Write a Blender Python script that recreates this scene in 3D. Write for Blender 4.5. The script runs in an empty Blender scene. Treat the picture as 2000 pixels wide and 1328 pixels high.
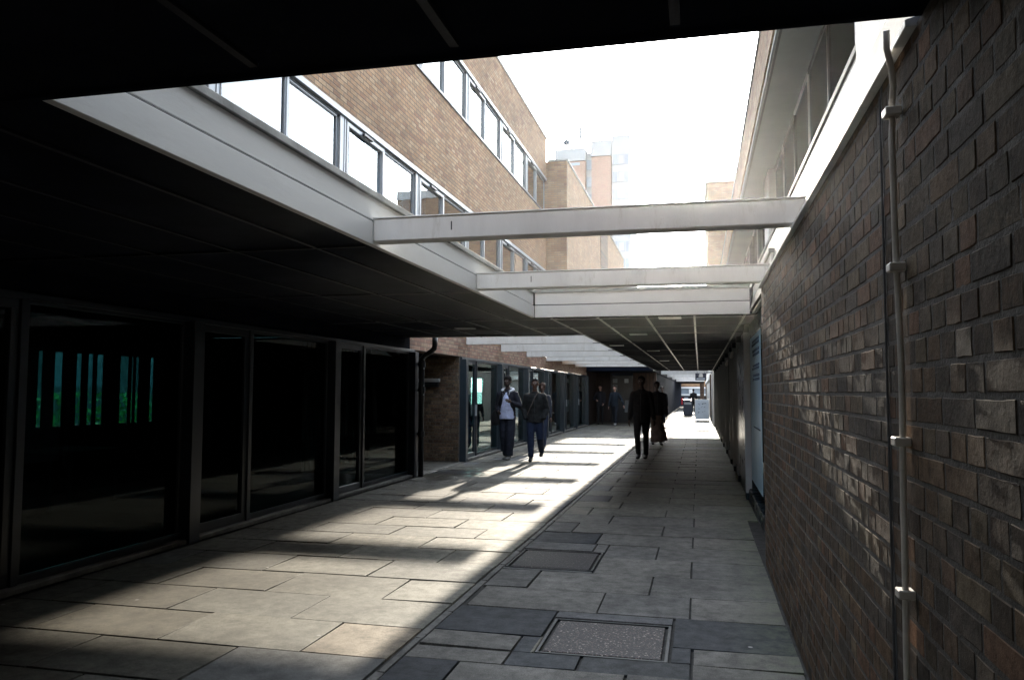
import bpy, bmesh, math, random
from mathutils import Vector, Matrix, noise
random.seed(7)
R = math.radians
sc = bpy.context.scene
COL = sc.collection

# ------------------------------------------------------------------ helpers
class MB:
    """collects boxes, tubes and lofts, then links them as one mesh object"""
    def __init__(s):
        s.v = []; s.f = []; s.c = []; s.smooth = False
    def add(s, vs, fs, col=None):
        n = len(s.v); s.v += [Vector(v) for v in vs]
        for f in fs:
            s.f.append(tuple(i + n for i in f)); s.c.append(col)
    def box(s, x0, x1, y0, y1, z0, z1, col=None):
        x0, x1 = min(x0, x1), max(x0, x1); y0, y1 = min(y0, y1), max(y0, y1); z0, z1 = min(z0, z1), max(z0, z1)
        s.add([(x0,y0,z0),(x1,y0,z0),(x1,y1,z0),(x0,y1,z0),(x0,y0,z1),(x1,y0,z1),(x1,y1,z1),(x0,y1,z1)],
              [(0,3,2,1),(4,5,6,7),(0,1,5,4),(1,2,6,5),(2,3,7,6),(3,0,4,7)], col)
        return s
    def prism(s, prof, y0, y1, col=None):
        """profile of (x,z) points extruded along y"""
        n = len(prof)
        vs = [(x, y0, z) for x, z in prof] + [(x, y1, z) for x, z in prof]
        fs = [tuple(range(n)), tuple(range(2*n-1, n-1, -1))]
        for i in range(n):
            j = (i+1) % n; fs.append((i, i+n, j+n, j))
        s.add(vs, fs, col); return s
    def loft(s, pts, rads, side=(1,0,0), n=12, round_ends=True, col=None):
        pts = [Vector(p) for p in pts]; rads = [(r, r) if not isinstance(r, tuple) else r for r in rads]
        if round_ends:
            a, b = pts[0], pts[1]; d = (a-b).normalized(); r = min(rads[0])
            pts = [a + d*r*.85, a + d*r*.5] + pts; rads = [(rads[0][0]*.3, rads[0][1]*.3), (rads[0][0]*.8, rads[0][1]*.8)] + rads
            a, b = pts[-1], pts[-2]; d = (a-b).normalized(); r = min(rads[-1])
            pts += [a + d*r*.5, a + d*r*.85]; l = rads[-1]; rads += [(l[0]*.8, l[1]*.8), (l[0]*.3, l[1]*.3)]
        sd = Vector(side); vs = []
        for i, p in enumerate(pts):
            t = (pts[min(i+1, len(pts)-1)] - pts[max(i-1, 0)]).normalized()
            u = sd - t*sd.dot(t)
            if u.length < 1e-3: u = Vector((0,1,0)) - t*t.y
            u.normalize(); w = t.cross(u)
            for k in range(n):
                a = 2*math.pi*k/n
                vs.append(p + u*rads[i][0]*math.cos(a) + w*rads[i][1]*math.sin(a))
        fs = []
        for i in range(len(pts)-1):
            for k in range(n):
                k2 = (k+1) % n
                fs.append((i*n+k, i*n+k2, (i+1)*n+k2, (i+1)*n+k))
        fs.append(tuple(range(n-1, -1, -1))); fs.append(tuple(range((len(pts)-1)*n, len(pts)*n)))
        s.add(vs, fs, col); return s
    def tube(s, pts, r, n=10, col=None):
        return s.loft(pts, [r]*len(pts), n=n, round_ends=False, col=col)
    def ball(s, c, r, n=10, col=None):
        c = Vector(c); r = (r, r, r) if not isinstance(r, tuple) else r
        vs = []; m = n
        for i in range(1, m):
            th = math.pi*i/m
            for k in range(n):
                a = 2*math.pi*k/n
                vs.append(c + Vector((r[0]*math.sin(th)*math.cos(a), r[1]*math.sin(th)*math.sin(a), r[2]*math.cos(th))))
        top = len(vs); vs += [c + Vector((0,0,r[2])), c - Vector((0,0,r[2]))]
        fs = []
        for i in range(m-2):
            for k in range(n):
                k2 = (k+1) % n; fs.append((i*n+k, (i+1)*n+k, (i+1)*n+k2, i*n+k2))
        for k in range(n):
            k2 = (k+1) % n; fs.append((top, k, k2)); fs.append((top+1, (m-2)*n+k2, (m-2)*n+k))
        s.add(vs, fs, col); return s
    def mesh(s, name, off=Vector((0,0,0))):
        me = bpy.data.meshes.new(name)
        me.from_pydata([v - off for v in s.v], [], s.f); me.update()
        if any(c is not None for c in s.c):
            at = me.color_attributes.new('Col', 'FLOAT_COLOR', 'CORNER')
            k = 0
            for p, c in zip(me.polygons, s.c):
                c = c or (.5,.5,.5)
                for _ in p.vertices:
                    at.data[k].color = (c[0], c[1], c[2], 1); k += 1
        return me
    def build(s, name, mat, parent=None, bevel=0, smooth=False, label=None, local=False):
        off = wloc(parent) if parent and not local else Vector((0,0,0))
        me = s.mesh(name, off); me.materials.append(mat)
        if bevel or True:
            bm = bmesh.new(); bm.from_mesh(me)
            bmesh.ops.recalc_face_normals(bm, faces=bm.faces)
            if bevel:
                bmesh.ops.bevel(bm, geom=list(bm.edges), offset=bevel, segments=1, affect='EDGES', clamp_overlap=True)
            bm.to_mesh(me); bm.free()
        if smooth:
            for p in me.polygons: p.use_smooth = True
        o = bpy.data.objects.new(name, me); COL.objects.link(o)
        if parent: o.parent = parent
        if label: o['label'] = label
        return o

def wloc(o):
    v = Vector((0,0,0))
    while o: v = v + o.location; o = o.parent
    return v
def tag(o, label, cat, group=None, kind=None):
    if label: o['label'] = label
    if cat: o['category'] = cat
    if group: o['group'] = group
    if kind: o['kind'] = kind
    return o
def thing(name, label, cat, loc=(0,0,0), group=None, rz=0):
    o = bpy.data.objects.new(name, None); COL.objects.link(o)
    o.empty_display_size = .2
    o.location = loc; o.rotation_euler = (0,0,rz)
    return tag(o, label, cat, group)
def box(name, mat, parent, x0, x1, y0, y1, z0, z1, bevel=0, label=None):
    return MB().box(x0,x1,y0,y1,z0,z1).build(name, mat, parent, bevel, label=label)

# ------------------------------------------------------------------ materials
class NT:
    def __init__(s, name):
        s.m = bpy.data.materials.new(name); s.m.use_nodes = True
        s.t = s.m.node_tree; s.t.nodes.clear()
        s.out = s.n('ShaderNodeOutputMaterial')
    def n(s, typ, **kw):
        nd = s.t.nodes.new(typ)
        for k, v in kw.items():
            if isinstance(k, str) and hasattr(nd, k): setattr(nd, k, v)
        return nd
    def l(s, a, b): s.t.links.new(a, b)
    def noise(s, vec, scale, detail=4, rough=.6):
        nd = s.n('ShaderNodeTexNoise'); nd.inputs['Scale'].default_value = scale
        nd.inputs['Detail'].default_value = detail; nd.inputs['Roughness'].default_value = rough
        s.l(vec, nd.inputs['Vector']); return nd
    def ramp(s, fac, stops, interp='LINEAR'):
        nd = s.n('ShaderNodeValToRGB'); cr = nd.color_ramp; cr.interpolation = interp
        while len(cr.elements) < len(stops): cr.elements.new(.5)
        for e, (p, c) in zip(cr.elements, stops):
            e.position = p; e.color = (c, c, c, 1) if not isinstance(c, tuple) else (*c, 1)
        s.l(fac, nd.inputs[0]); return nd.outputs[0]
    def mix(s, a, b, fac, typ='MIX'):
        nd = s.n('ShaderNodeMix'); nd.data_type = 'RGBA'; nd.blend_type = typ
        for v, i in ((fac, 0), (a, 6), (b, 7)):
            if isinstance(v, (int, float)): nd.inputs[i].default_value = v
            elif isinstance(v, tuple): nd.inputs[i].default_value = (*v, 1)
            else: s.l(v, nd.inputs[i])
        return nd.outputs[2]
    def math(s, op, a, b=None):
        nd = s.n('ShaderNodeMath'); nd.operation = op
        for v, i in ((a, 0), (b, 1)):
            if v is None: continue
            if isinstance(v, (int, float)): nd.inputs[i].default_value = v
            else: s.l(v, nd.inputs[i])
        return nd.outputs[0]
    def pos(s, scale=(1,1,1)):
        g = s.n('ShaderNodeNewGeometry'); m = s.n('ShaderNodeVectorMath'); m.operation = 'MULTIPLY'
        s.l(g.outputs['Position'], m.inputs[0]); m.inputs[1].default_value = scale
        return m.outputs[0]
    def bump(s, h, strength, dist, normal=None):
        nd = s.n('ShaderNodeBump'); nd.inputs['Strength'].default_value = strength; nd.inputs['Distance'].default_value = dist
        s.l(h, nd.inputs['Height'])
        if normal: s.l(normal, nd.inputs['Normal'])
        return nd.outputs[0]
    def bsdf(s, col, rough=.6, spec=.5, metal=0, normal=None):
        b = s.n('ShaderNodeBsdfPrincipled')
        for v, k in ((col, 'Base Color'), (rough, 'Roughness')):
            if isinstance(v, tuple): b.inputs[k].default_value = (*v, 1)
            elif isinstance(v, (int, float)): b.inputs[k].default_value = v
            else: s.l(v, b.inputs[k])
        b.inputs['Specular IOR Level'].default_value = spec; b.inputs['Metallic'].default_value = metal
        if normal: s.l(normal, b.inputs['Normal'])
        s.l(b.outputs[0], s.out.inputs[0]); return b

def pmat(name, col, rough=.6, var=.25, scale=3, bump=.15, fine=60, spec=.5, metal=0, stretch=(1,1,1), dirt=None, local=False):
    t = NT(name)
    if local:
        tc = t.n('ShaderNodeTexCoord'); p = tc.outputs['Object']
    else: p = t.pos(stretch)
    n1 = t.noise(p, scale, 5, .65); n2 = t.noise(p, fine, 3)
    lo = tuple(c*(1-var) for c in col); hi = tuple(min(1, c*(1+var*.6)) for c in col)
    c = t.ramp(n1.outputs[0], [(.3, lo), (.7, hi)])
    if dirt:
        n3 = t.noise(p, scale*2.3, 6, .75)
        c = t.mix(c, dirt, t.ramp(n3.outputs[0], [(.56, 0), (.72, .75)]))
    r = t.ramp(n1.outputs[0], [(.3, min(1, rough*1.15)), (.75, rough*.85)])
    t.bsdf(c, r, spec, metal, t.bump(n2.outputs[0], bump, .004))
    return t.m

def brick_mat(name, axis, cols, mortar, bw=.225, rh=.075, bump=.5, dark=.35, flemish=False, fade=None):
    """world-space brickwork; axis 'x' = wall faces along x (bricks run on y)"""
    t = NT(name)
    g = t.n('ShaderNodeNewGeometry'); sp = t.n('ShaderNodeSeparateXYZ'); t.l(g.outputs['Position'], sp.inputs[0])
    u = sp.outputs['Y'] if axis == 'x' else sp.outputs['X']; v = sp.outputs['Z']
    row = t.math('FLOOR', t.math('DIVIDE', v, rh))
    odd = t.math('ABSOLUTE', t.math('MODULO', row, 2))
    us = t.math('ADD', t.math('DIVIDE', u, bw), t.math('MULTIPLY', odd, .5))
    colm = t.math('FLOOR', us)
    fu = t.math('FRACT', us); fv = t.math('FRACT', t.math('DIVIDE', v, rh))
    if flemish:
        # header every other brick: split at .667
        hd = t.math('GREATER_THAN', fu, .667)
        colm = t.math('ADD', t.math('MULTIPLY', colm, 2), hd)
        d1 = t.math('MINIMUM', fu, t.math('SUBTRACT', 1, fu)); d2 = t.math('ABSOLUTE', t.math('SUBTRACT', fu, .667))
        du = t.math('MULTIPLY', t.math('MINIMUM', d1, d2), bw)
    else:
        du = t.math('MULTIPLY', t.math('MINIMUM', fu, t.math('SUBTRACT', 1, fu)), bw)
    dv = t.math('MULTIPLY', t.math('MINIMUM', fv, t.math('SUBTRACT', 1, fv)), rh)
    nz = t.noise(t.pos(), 35, 3)
    dd = t.math('ADD', t.math('MINIMUM', du, dv), t.math('MULTIPLY', t.math('SUBTRACT', nz.outputs[0], .5), .006))
    mask = t.ramp(dd, [(.004, 0), (.0085, 1)])
    cb = t.n('ShaderNodeCombineXYZ'); t.l(colm, cb.inputs[0]); t.l(row, cb.inputs[1])
    wn = t.n('ShaderNodeTexWhiteNoise'); wn.noise_dimensions = '2D'; t.l(cb.outputs[0], wn.inputs['Vector'])
    n = len(cols)
    bc = t.ramp(wn.outputs['Value'], [(i/n, c) for i, c in enumerate(cols)], 'CONSTANT')
    big = t.noise(t.pos(), .9, 5, .7); fine = t.noise(t.pos(), 90, 4)
    bc = t.mix(bc, (dark, dark, dark), t.ramp(big.outputs[0], [(.35, .6), (.6, 0)]), 'MULTIPLY')
    bc = t.mix(bc, t.ramp(fine.outputs[0], [(.3, .5), (.7, 1.35)]), 1, 'MULTIPLY')
    c = t.mix(mortar, bc, mask)
    h = t.math('ADD', t.math('MULTIPLY', mask, 1), t.math('MULTIPLY', fine.outputs[0], .35))
    t.bsdf(c, .85, .25, 0, t.bump(h, bump, .006))
    return t.m

def glass_mat(name, tint=(.8,.9,.9), ior=1.5, boost=1.0, rough=0.0):
    t = NT(name)
    fr = t.n('ShaderNodeFresnel'); g_ = t.n('ShaderNodeNewGeometry'); mr = t.n('ShaderNodeMapRange'); t.l(g_.outputs['Backfacing'], mr.inputs[0])
    mr.inputs[3].default_value = ior; mr.inputs[4].default_value = 1/ior; t.l(mr.outputs[0], fr.inputs[0])
    f = t.math('MINIMUM', t.math('MULTIPLY', fr.outputs[0], boost), 1)
    tr = t.n('ShaderNodeBsdfTransparent'); tr.inputs[0].default_value = (*tint, 1)
    gl = t.n('ShaderNodeBsdfGlossy'); gl.inputs['Roughness'].default_value = rough
    nz = t.noise(t.pos(), 1.1, 2); t.l(t.bump(nz.outputs[0], .035, .05), gl.inputs['Normal'])
    mx = t.n('ShaderNodeMixShader'); t.l(f, mx.inputs[0]); t.l(tr.outputs[0], mx.inputs[1]); t.l(gl.outputs[0], mx.inputs[2])
    t.l(mx.outputs[0], t.out.inputs[0]); return t.m

def attr_mat(name, kind):
    t = NT(name)
    a = t.n('ShaderNodeAttribute'); a.attribute_name = 'Col'; c = a.outputs['Color']
    p = t.pos()
    if kind == 'slab':
        big = t.noise(p, 1.3, 6, .7); mid = t.noise(p, 9, 6, .75); fine = t.noise(p, 160, 3, .7)
        vo = t.n('ShaderNodeTexVoronoi'); vo.inputs['Scale'].default_value = 3.1; t.l(p, vo.inputs['Vector'])
        c = t.mix(c, t.ramp(big.outputs[0], [(.3, .55), (.7, 1.25)]), 1, 'MULTIPLY')
        c = t.mix(c, t.ramp(mid.outputs[0], [(.3, .5), (.62, 1.2)]), 1, 'MULTIPLY')
        c = t.mix(c, t.ramp(fine.outputs[0], [(.35, .62), (.68, 1.4)]), 1, 'MULTIPLY')
        # chewing gum spots
        gum = t.ramp(vo.outputs['Distance'], [(.035, 1), (.05, 0)])
        vw = t.n('ShaderNodeTexWhiteNoise'); t.l(vo.outputs['Position'], vw.inputs['Vector'])
        gum = t.math('MULTIPLY', gum, t.math('GREATER_THAN', vw.outputs['Value'], .55))
        c = t.mix(c, (.42,.42,.41), t.math('MULTIPLY', gum, .8))
        # moss beside the brick wall
        sp = t.n('ShaderNodeSeparateXYZ'); t.l(p, sp.inputs[0])
        mr = t.n('ShaderNodeMapRange'); t.l(sp.outputs['X'], mr.inputs[0]); mr.inputs[1].default_value = .1; mr.inputs[2].default_value = .6
        mo = t.math('MULTIPLY', mr.outputs[0], t.ramp(mid.outputs[0], [(.42, 0), (.6, .6)]))
        c = t.mix(c, (.07,.10,.035), mo)
        # wet patch by the downpipe
        vm = t.n('ShaderNodeVectorMath'); vm.operation = 'DISTANCE'; sc2 = t.pos((1,.42,1)); t.l(sc2, vm.inputs[0]); vm.inputs[1].default_value = (-4.5, 13.9*.42, 0)
        wn = t.noise(p, 2.2, 6, .7)
        wet = t.math('ADD', vm.outputs['Value'], t.math('MULTIPLY', wn.outputs[0], 2.6))
        wet = t.ramp(t.math('MULTIPLY', wet, .5), [(.86, 1), (.92, 0)])
        c = t.mix(c, t.mix(c, (.5,.5,.5), 1, 'MULTIPLY'), wet)
        rg = t.ramp(mid.outputs[0], [(.3, .80), (.7, .62)])
        rg = t.mix(rg, (.3,.3,.3), wet)
        h = t.math('ADD', t.math('MULTIPLY', fine.outputs[0], .5), t.math('MULTIPLY', mid.outputs[0], .9))
        st = t.math('SUBTRACT', 1, t.math('MULTIPLY', wet, .9))
        nb = t.n('ShaderNodeBump'); nb.inputs['Distance'].default_value = .0035; t.l(t.math('MULTIPLY', st, .8), nb.inputs['Strength']); t.l(h, nb.inputs['Height'])
        t.bsdf(c, rg, .38, 0, nb.outputs[0])
    elif kind == 'brick':
        big = t.noise(p, 1.1, 5, .7); mid = t.noise(p, 24, 6, .75); fine = t.noise(p, 130, 4, .7)
        c = t.mix(c, t.ramp(big.outputs[0], [(.3, .55), (.7, 1.15)]), 1, 'MULTIPLY')
        c = t.mix(c, t.ramp(mid.outputs[0], [(.28, .35), (.7, 1.35)]), 1, 'MULTIPLY')
        h = t.math('ADD', t.math('MULTIPLY', fine.outputs[0], .4), t.math('MULTIPLY', mid.outputs[0], 1.6))
        t.bsdf(c, .9, .12, 0, t.bump(h, .6, .004))
    elif kind == 'aggregate':
        vo = t.n('ShaderNodeTexVoronoi'); vo.inputs['Scale'].default_value = 95; t.l(p, vo.inputs['Vector'])
        wn = t.n('ShaderNodeTexWhiteNoise'); t.l(vo.outputs['Position'], wn.inputs['Vector'])
        s = t.ramp(wn.outputs['Value'], [(0, (.05,.048,.05)), (.5, (.10,.085,.085)), (.8, (.17,.13,.12)), (.93, (.42,.38,.34))], 'CONSTANT')
        d = t.ramp(vo.outputs['Distance'], [(.2, 1), (.6, .25)])
        c = t.mix(s, d, 1, 'MULTIPLY')
        c = t.mix(c, a.outputs['Color'], 1, 'MULTIPLY')
        t.bsdf(c, .55, .5, 0, t.bump(d, .7, .004))
    elif kind == 'plain':
        fine = t.noise(p, 40, 4, .7)
        c = t.mix(c, t.ramp(fine.outputs[0], [(.3, .8), (.7, 1.15)]), 1, 'MULTIPLY')
        t.bsdf(c, .6, .4)
    return t.m

# base colours
M = {}
M['white'] = pmat('white_paint', (.76,.77,.76), .5, .12, 1.8, .3, 60, dirt=(.50,.49,.45), stretch=(2.4,2.4,.6))
M['fascia'] = pmat('white_painted_board', (.72,.72,.70), .5, .07, 1.6, .22, 22, stretch=(1,.35,1.6), dirt=(.62,.61,.58))
M['cream'] = pmat('cream_render', (.21,.195,.165), .6, .15, 1.5, .3, 50, stretch=(1,1,.4), dirt=(.40,.37,.31))
M['flash'] = pmat('lead_flashing', (.30,.31,.30), .6, .35, 6, .4, 50)
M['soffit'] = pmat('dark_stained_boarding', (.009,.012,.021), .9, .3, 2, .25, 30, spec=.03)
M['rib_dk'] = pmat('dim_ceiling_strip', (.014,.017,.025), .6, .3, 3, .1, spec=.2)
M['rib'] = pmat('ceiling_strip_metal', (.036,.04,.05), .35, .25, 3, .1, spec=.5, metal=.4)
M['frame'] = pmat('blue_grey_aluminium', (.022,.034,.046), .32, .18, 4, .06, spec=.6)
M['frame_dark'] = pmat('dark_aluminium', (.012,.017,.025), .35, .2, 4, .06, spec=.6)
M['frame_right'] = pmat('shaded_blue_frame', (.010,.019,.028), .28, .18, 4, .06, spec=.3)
M['alu'] = pmat('pale_aluminium', (.36,.39,.42), .35, .12, 3, .05, spec=.6)
M['gasket'] = pmat('black_gasket', (.012,.016,.026), .4, .2, 8, .05)
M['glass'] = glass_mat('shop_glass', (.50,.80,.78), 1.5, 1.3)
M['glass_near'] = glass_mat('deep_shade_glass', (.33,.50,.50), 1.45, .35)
M['glass_up'] = glass_mat('window_glass', (.62,.74,.80), 1.6, 2.6)
M['glass_dark'] = glass_mat('dark_window_glass', (.22,.32,.38), 1.4, .4)
M['blind'] = pmat('pale_blind', (.50,.58,.68), .8, .1, 2, .05)
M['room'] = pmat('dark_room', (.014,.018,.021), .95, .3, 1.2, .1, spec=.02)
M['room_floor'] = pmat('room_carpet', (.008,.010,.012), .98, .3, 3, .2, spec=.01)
M['slat'] = pmat('dark_vertical_blind', (.012,.016,.02), .8, .2, 3, .05)
BUFF = [(0.396,0.237,0.129),(0.432,0.274,0.156),(0.360,0.203,0.109),(0.405,0.253,0.140),(0.306,0.166,0.098),(0.459,0.307,0.183),(0.378,0.224,0.125),(0.333,0.212,0.125),(0.414,0.245,0.133)]
M['brick_x'] = brick_mat('buff_brick', 'x', BUFF, (.11,.09,.075), dark=.42, bump=.8)
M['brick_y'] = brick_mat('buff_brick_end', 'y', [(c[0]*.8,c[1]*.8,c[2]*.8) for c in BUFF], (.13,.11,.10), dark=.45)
M['brick_fl'] = brick_mat('pink_brick', 'x', [(.40,.24,.17),(.44,.28,.20),(.34,.19,.14),(.42,.30,.21),(.30,.18,.13),(.46,.32,.23)], (.16,.13,.11), dark=.7, flemish=True, bw=.3375)
M['brick_red'] = brick_mat('red_brick', 'y', [(.36,.20,.15),(.40,.24,.18),(.33,.19,.14),(.38,.25,.18)], (.30,.26,.23), dark=.8)
M['brick_dk'] = brick_mat('brown_brick', 'y', [(.13,.085,.06),(.16,.10,.07),(.11,.07,.055),(.19,.13,.085),(.09,.065,.055)], (.07,.06,.055), dark=.5, flemish=True, bw=.3375)
M['wallbrick'] = attr_mat('weathered_wall_brick', 'brick')
M['mortar'] = pmat('old_mortar', (.075,.068,.060), .9, .35, 9, .8, 90)
M['slab'] = attr_mat('concrete_slab', 'slab')
M['aggr'] = attr_mat('exposed_aggregate', 'aggregate')
M['joint'] = pmat('slab_joint', (.028,.027,.026), .9, .4, 12, .6, 80)
M['ground'] = pmat('ground', (.20,.19,.17), .8, .3, .4, .3)
M['mastic'] = pmat('mastic_joint', (.055,.060,.070), .6, .3, 8, .5, 60)
M['conduit'] = pmat('painted_conduit', (.62,.58,.53), .35, .25, 9, .3, 60, spec=.6)
M['black'] = pmat('black_plastic', (.012,.014,.018), .35, .2, 5, .1)
M['iron'] = pmat('cast_iron_paint', (.010,.013,.017), .38, .2, 7, .25)
M['concrete'] = pmat('pale_concrete', (.45,.44,.42), .8, .2, 1, .3)
M['soffit_grey'] = pmat('grey_soffit', (.17,.19,.205), .6, .10, .8, .1)
M['tower_white'] = pmat('tower_cladding', (.36,.365,.37), .7, .08, .3, .1)
M['mast'] = pmat('grey_mast', (.05,.06,.08), .6, .2, 3, .1)
M['white_far'] = pmat('white_cladding', (.75,.75,.74), .6, .08, .3, .1)
M['win_far'] = pmat('far_window', (.28,.33,.38), .15, .3, .6, .02, spec=.8)
M['hedge'] = pmat('hedge_leaf', (.14,.55,.12), .6, .7, 14, .6, 40)
M['red'] = pmat('red_paint', (.45,.02,.03), .4, .15, 4, .05)
M['wood'] = pmat('brown_hoarding', (.10,.06,.045), .6, .45, 3, .3, 30, stretch=(6,6,.5))
M['wood_dk'] = pmat('dark_brown_cladding', (.035,.022,.02), .6, .45, 3, .3, 30, stretch=(6,6,.5))
M['board'] = pmat('board_face', (.55,.62,.70), .5, .1, 5, .05)
M['ink'] = pmat('dark_ink', (.05,.09,.15), .6, .1, 5, .02)
M['poster'] = pmat('pale_blue_poster', (.36,.56,.72), .45, .08, 3, .03)
M['sign'] = pmat('dark_sign', (.03,.04,.07), .4, .15, 5, .03)
M['roof'] = pmat('roof_felt', (.10,.10,.10), .9, .3, 2, .3)
M['dirt'] = pmat('kerb_concrete', (.16,.155,.14), .85, .4, 5, .7, 60)

# ------------------------------------------------------------------ world, sun, camera
SUN_EL, SUN_AZ = R(15.1), R(.3)       # azimuth: degrees left of +Y
w = bpy.data.worlds.new("World"); sc.world = w; w.use_nodes = True
nt = w.node_tree; nt.nodes.clear()
sky = nt.nodes.new('ShaderNodeTexSky'); sky.sky_type = 'NISHITA'; sky.sun_disc = False
sky.sun_elevation = SUN_EL; sky.sun_rotation = -SUN_AZ
sky.air_density = 1.0; sky.dust_density = 2.5; sky.ozone_density = 1.0
hs = nt.nodes.new('ShaderNodeHueSaturation'); hs.inputs['Saturation'].default_value = .38
tintn = nt.nodes.new('ShaderNodeMix'); tintn.data_type = 'RGBA'; tintn.blend_type = 'MULTIPLY'; tintn.inputs[0].default_value = 1
tintn.inputs[7].default_value = (.90, 1.0, 1.11, 1)
bg = nt.nodes.new('ShaderNodeBackground'); bg.inputs[1].default_value = .45
wo = nt.nodes.new('ShaderNodeOutputWorld')
nt.links.new(sky.outputs[0], hs.inputs['Color']); nt.links.new(hs.outputs[0], tintn.inputs[6])
hz = nt.nodes.new('ShaderNodeMix'); hz.data_type = 'RGBA'; hz.blend_type = 'ADD'; hz.inputs[0].default_value = 1
hz.inputs[7].default_value = (3.3, 3.6, 3.95, 1)     # even pale haze over the whole sky
nt.links.new(tintn.outputs[2], hz.inputs[6]); nt.links.new(hz.outputs[2], bg.inputs[0]); nt.links.new(bg.outputs[0], wo.inputs[0])

sl = bpy.data.lights.new('sun', 'SUN'); sl.energy = 13.5; sl.angle = R(.8); sl.color = (1, .90, .75)
so = bpy.data.objects.new('sun', sl); COL.objects.link(so)
sd = Vector((-math.sin(SUN_AZ)*math.cos(SUN_EL), math.cos(SUN_AZ)*math.cos(SUN_EL), math.sin(SUN_EL)))
so.rotation_euler = sd.to_track_quat('Z', 'Y').to_euler(); so.location = (-3, 60, 30)

cam = bpy.data.cameras.new('camera'); co = bpy.data.objects.new('camera', cam); COL.objects.link(co)
cam.sensor_width = 36; cam.lens = 36*.77568; cam.clip_end = 3000; cam.clip_start = .05
pi_, ya, ro = .06488, .23151, .00328
cp, sp_, cy, sy = math.cos(pi_), math.sin(pi_), math.cos(ya), math.sin(ya)
fw = Vector((-sy*cp, cy*cp, sp_)); rr = Vector((cy, sy, 0)); uu = rr.cross(fw)
r2 = rr*math.cos(ro) + uu*math.sin(ro); u2 = -rr*math.sin(ro) + uu*math.cos(ro)
mt = Matrix((( r2.x, u2.x, -fw.x, 0), (r2.y, u2.y, -fw.y, 0), (r2.z, u2.z, -fw.z, 1.5), (0,0,0,1)))
co.matrix_world = mt; sc.camera = co
sc.view_settings.view_transform = 'Standard'; sc.view_settings.look = 'None'
sc.view_settings.exposure = 0; sc.view_settings.gamma = 1
sc.cycles.volume_bounces = 0; sc.cycles.volume_step_rate = 4; sc.cycles.max_bounces = 10; sc.cycles.diffuse_bounces = 5; sc.cycles.glossy_bounces = 4
sc.cycles.transparent_max_bounces = 16; sc.cycles.sample_clamp_indirect = 6
sc.cycles.use_denoising = True; sc.cycles.caustics_reflective = False; sc.cycles.caustics_refractive = False

XL, XW, XC, XO = -5.0, .55, -1.71, -2.06     # left glazing, brick wall, floor channel, opening edge
ZS, ZT = 2.45, 2.77                          # canopy soffit and top

# ------------------------------------------------------------------ ground and paving
g = MB(); g.add([(-900,-600,-.06),(900,-600,-.06),(900,2500,-.06),(-900,2500,-.06)], [(0,1,2,3)])
tag(g.build('ground', M['ground']), 'flat grey ground around the buildings', 'ground', kind='structure')
bed = MB().box(-5.3, .85, -14, 110, -.05, -.018)
tag(bed.build('paving_bed', M['joint']), 'dark joints and bedding under the paving slabs', 'paving', kind='structure')

slabs = MB()
rs = random.Random(11)
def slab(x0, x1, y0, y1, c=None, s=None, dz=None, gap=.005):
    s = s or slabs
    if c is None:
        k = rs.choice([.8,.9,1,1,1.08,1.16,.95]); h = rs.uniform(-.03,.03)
        if x1 < -3.2: k *= .62  # shade on the left side painted into the slab colour
        elif x1 < -2.6 and y0 < 5.4: k *= .74  # near-left slabs painted darker as shade, narrowing the sunlit patch
        if x0 > XC-.1 and 9.8 < y0 < 27: k *= (.8 if y0 < 11 else .66 if y0 < 12.5 else .52)  # shade under the right canopy painted into the slabs, deepening with distance
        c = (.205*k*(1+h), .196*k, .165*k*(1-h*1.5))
        if rs.random() < .07: c = (.10,.105,.11)
    z = rs.uniform(-.0022,.0022) if dz is None else dz
    a, b = rs.uniform(-.0026,.0026), rs.uniform(-.0026,.0026)
    j = lambda: rs.uniform(0,.006)
    X0,X1,Y0,Y1 = x0+gap+j(), x1-gap-j(), y0+gap+j(), y1-gap-j()
    e = .0018
    if X1-X0 < .03 or Y1-Y0 < .03: e = .0015
    zz = [z-a-b, z+a-b, z+a+b, z-a+b]
    vs = [(X0,Y0,-.03),(X1,Y0,-.03),(X1,Y1,-.03),(X0,Y1,-.03),
          (X0,Y0,zz[0]-e),(X1,Y0,zz[1]-e),(X1,Y1,zz[2]-e),(X0,Y1,zz[3]-e),
          (X0+e,Y0+e,zz[0]),(X1-e,Y0+e,zz[1]),(X1-e,Y1-e,zz[2]),(X0+e,Y1-e,zz[3])]
    fs = [(0,1,5,4),(1,2,6,5),(2,3,7,6),(3,0,4,7),(4,5,9,8),(5,6,10,9),(6,7,11,10),(7,4,8,11),(8,9,10,11)]
    s.add(vs, fs, c)
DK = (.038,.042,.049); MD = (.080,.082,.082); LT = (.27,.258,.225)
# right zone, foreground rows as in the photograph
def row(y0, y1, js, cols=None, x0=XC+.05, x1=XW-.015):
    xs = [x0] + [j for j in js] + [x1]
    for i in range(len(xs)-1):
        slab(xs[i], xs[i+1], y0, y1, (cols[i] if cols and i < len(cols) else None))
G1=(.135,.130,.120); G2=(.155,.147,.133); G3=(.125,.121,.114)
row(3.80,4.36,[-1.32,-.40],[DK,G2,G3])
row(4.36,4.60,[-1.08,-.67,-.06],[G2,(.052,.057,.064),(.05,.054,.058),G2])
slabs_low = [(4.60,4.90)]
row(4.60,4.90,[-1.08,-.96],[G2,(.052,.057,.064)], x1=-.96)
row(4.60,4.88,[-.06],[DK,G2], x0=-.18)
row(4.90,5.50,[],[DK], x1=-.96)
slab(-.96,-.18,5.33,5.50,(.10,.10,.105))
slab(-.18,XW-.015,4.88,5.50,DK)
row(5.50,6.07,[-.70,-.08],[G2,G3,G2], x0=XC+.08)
row(6.07,6.68,[-1.31,-.38],[G3,G2,G1])
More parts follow.
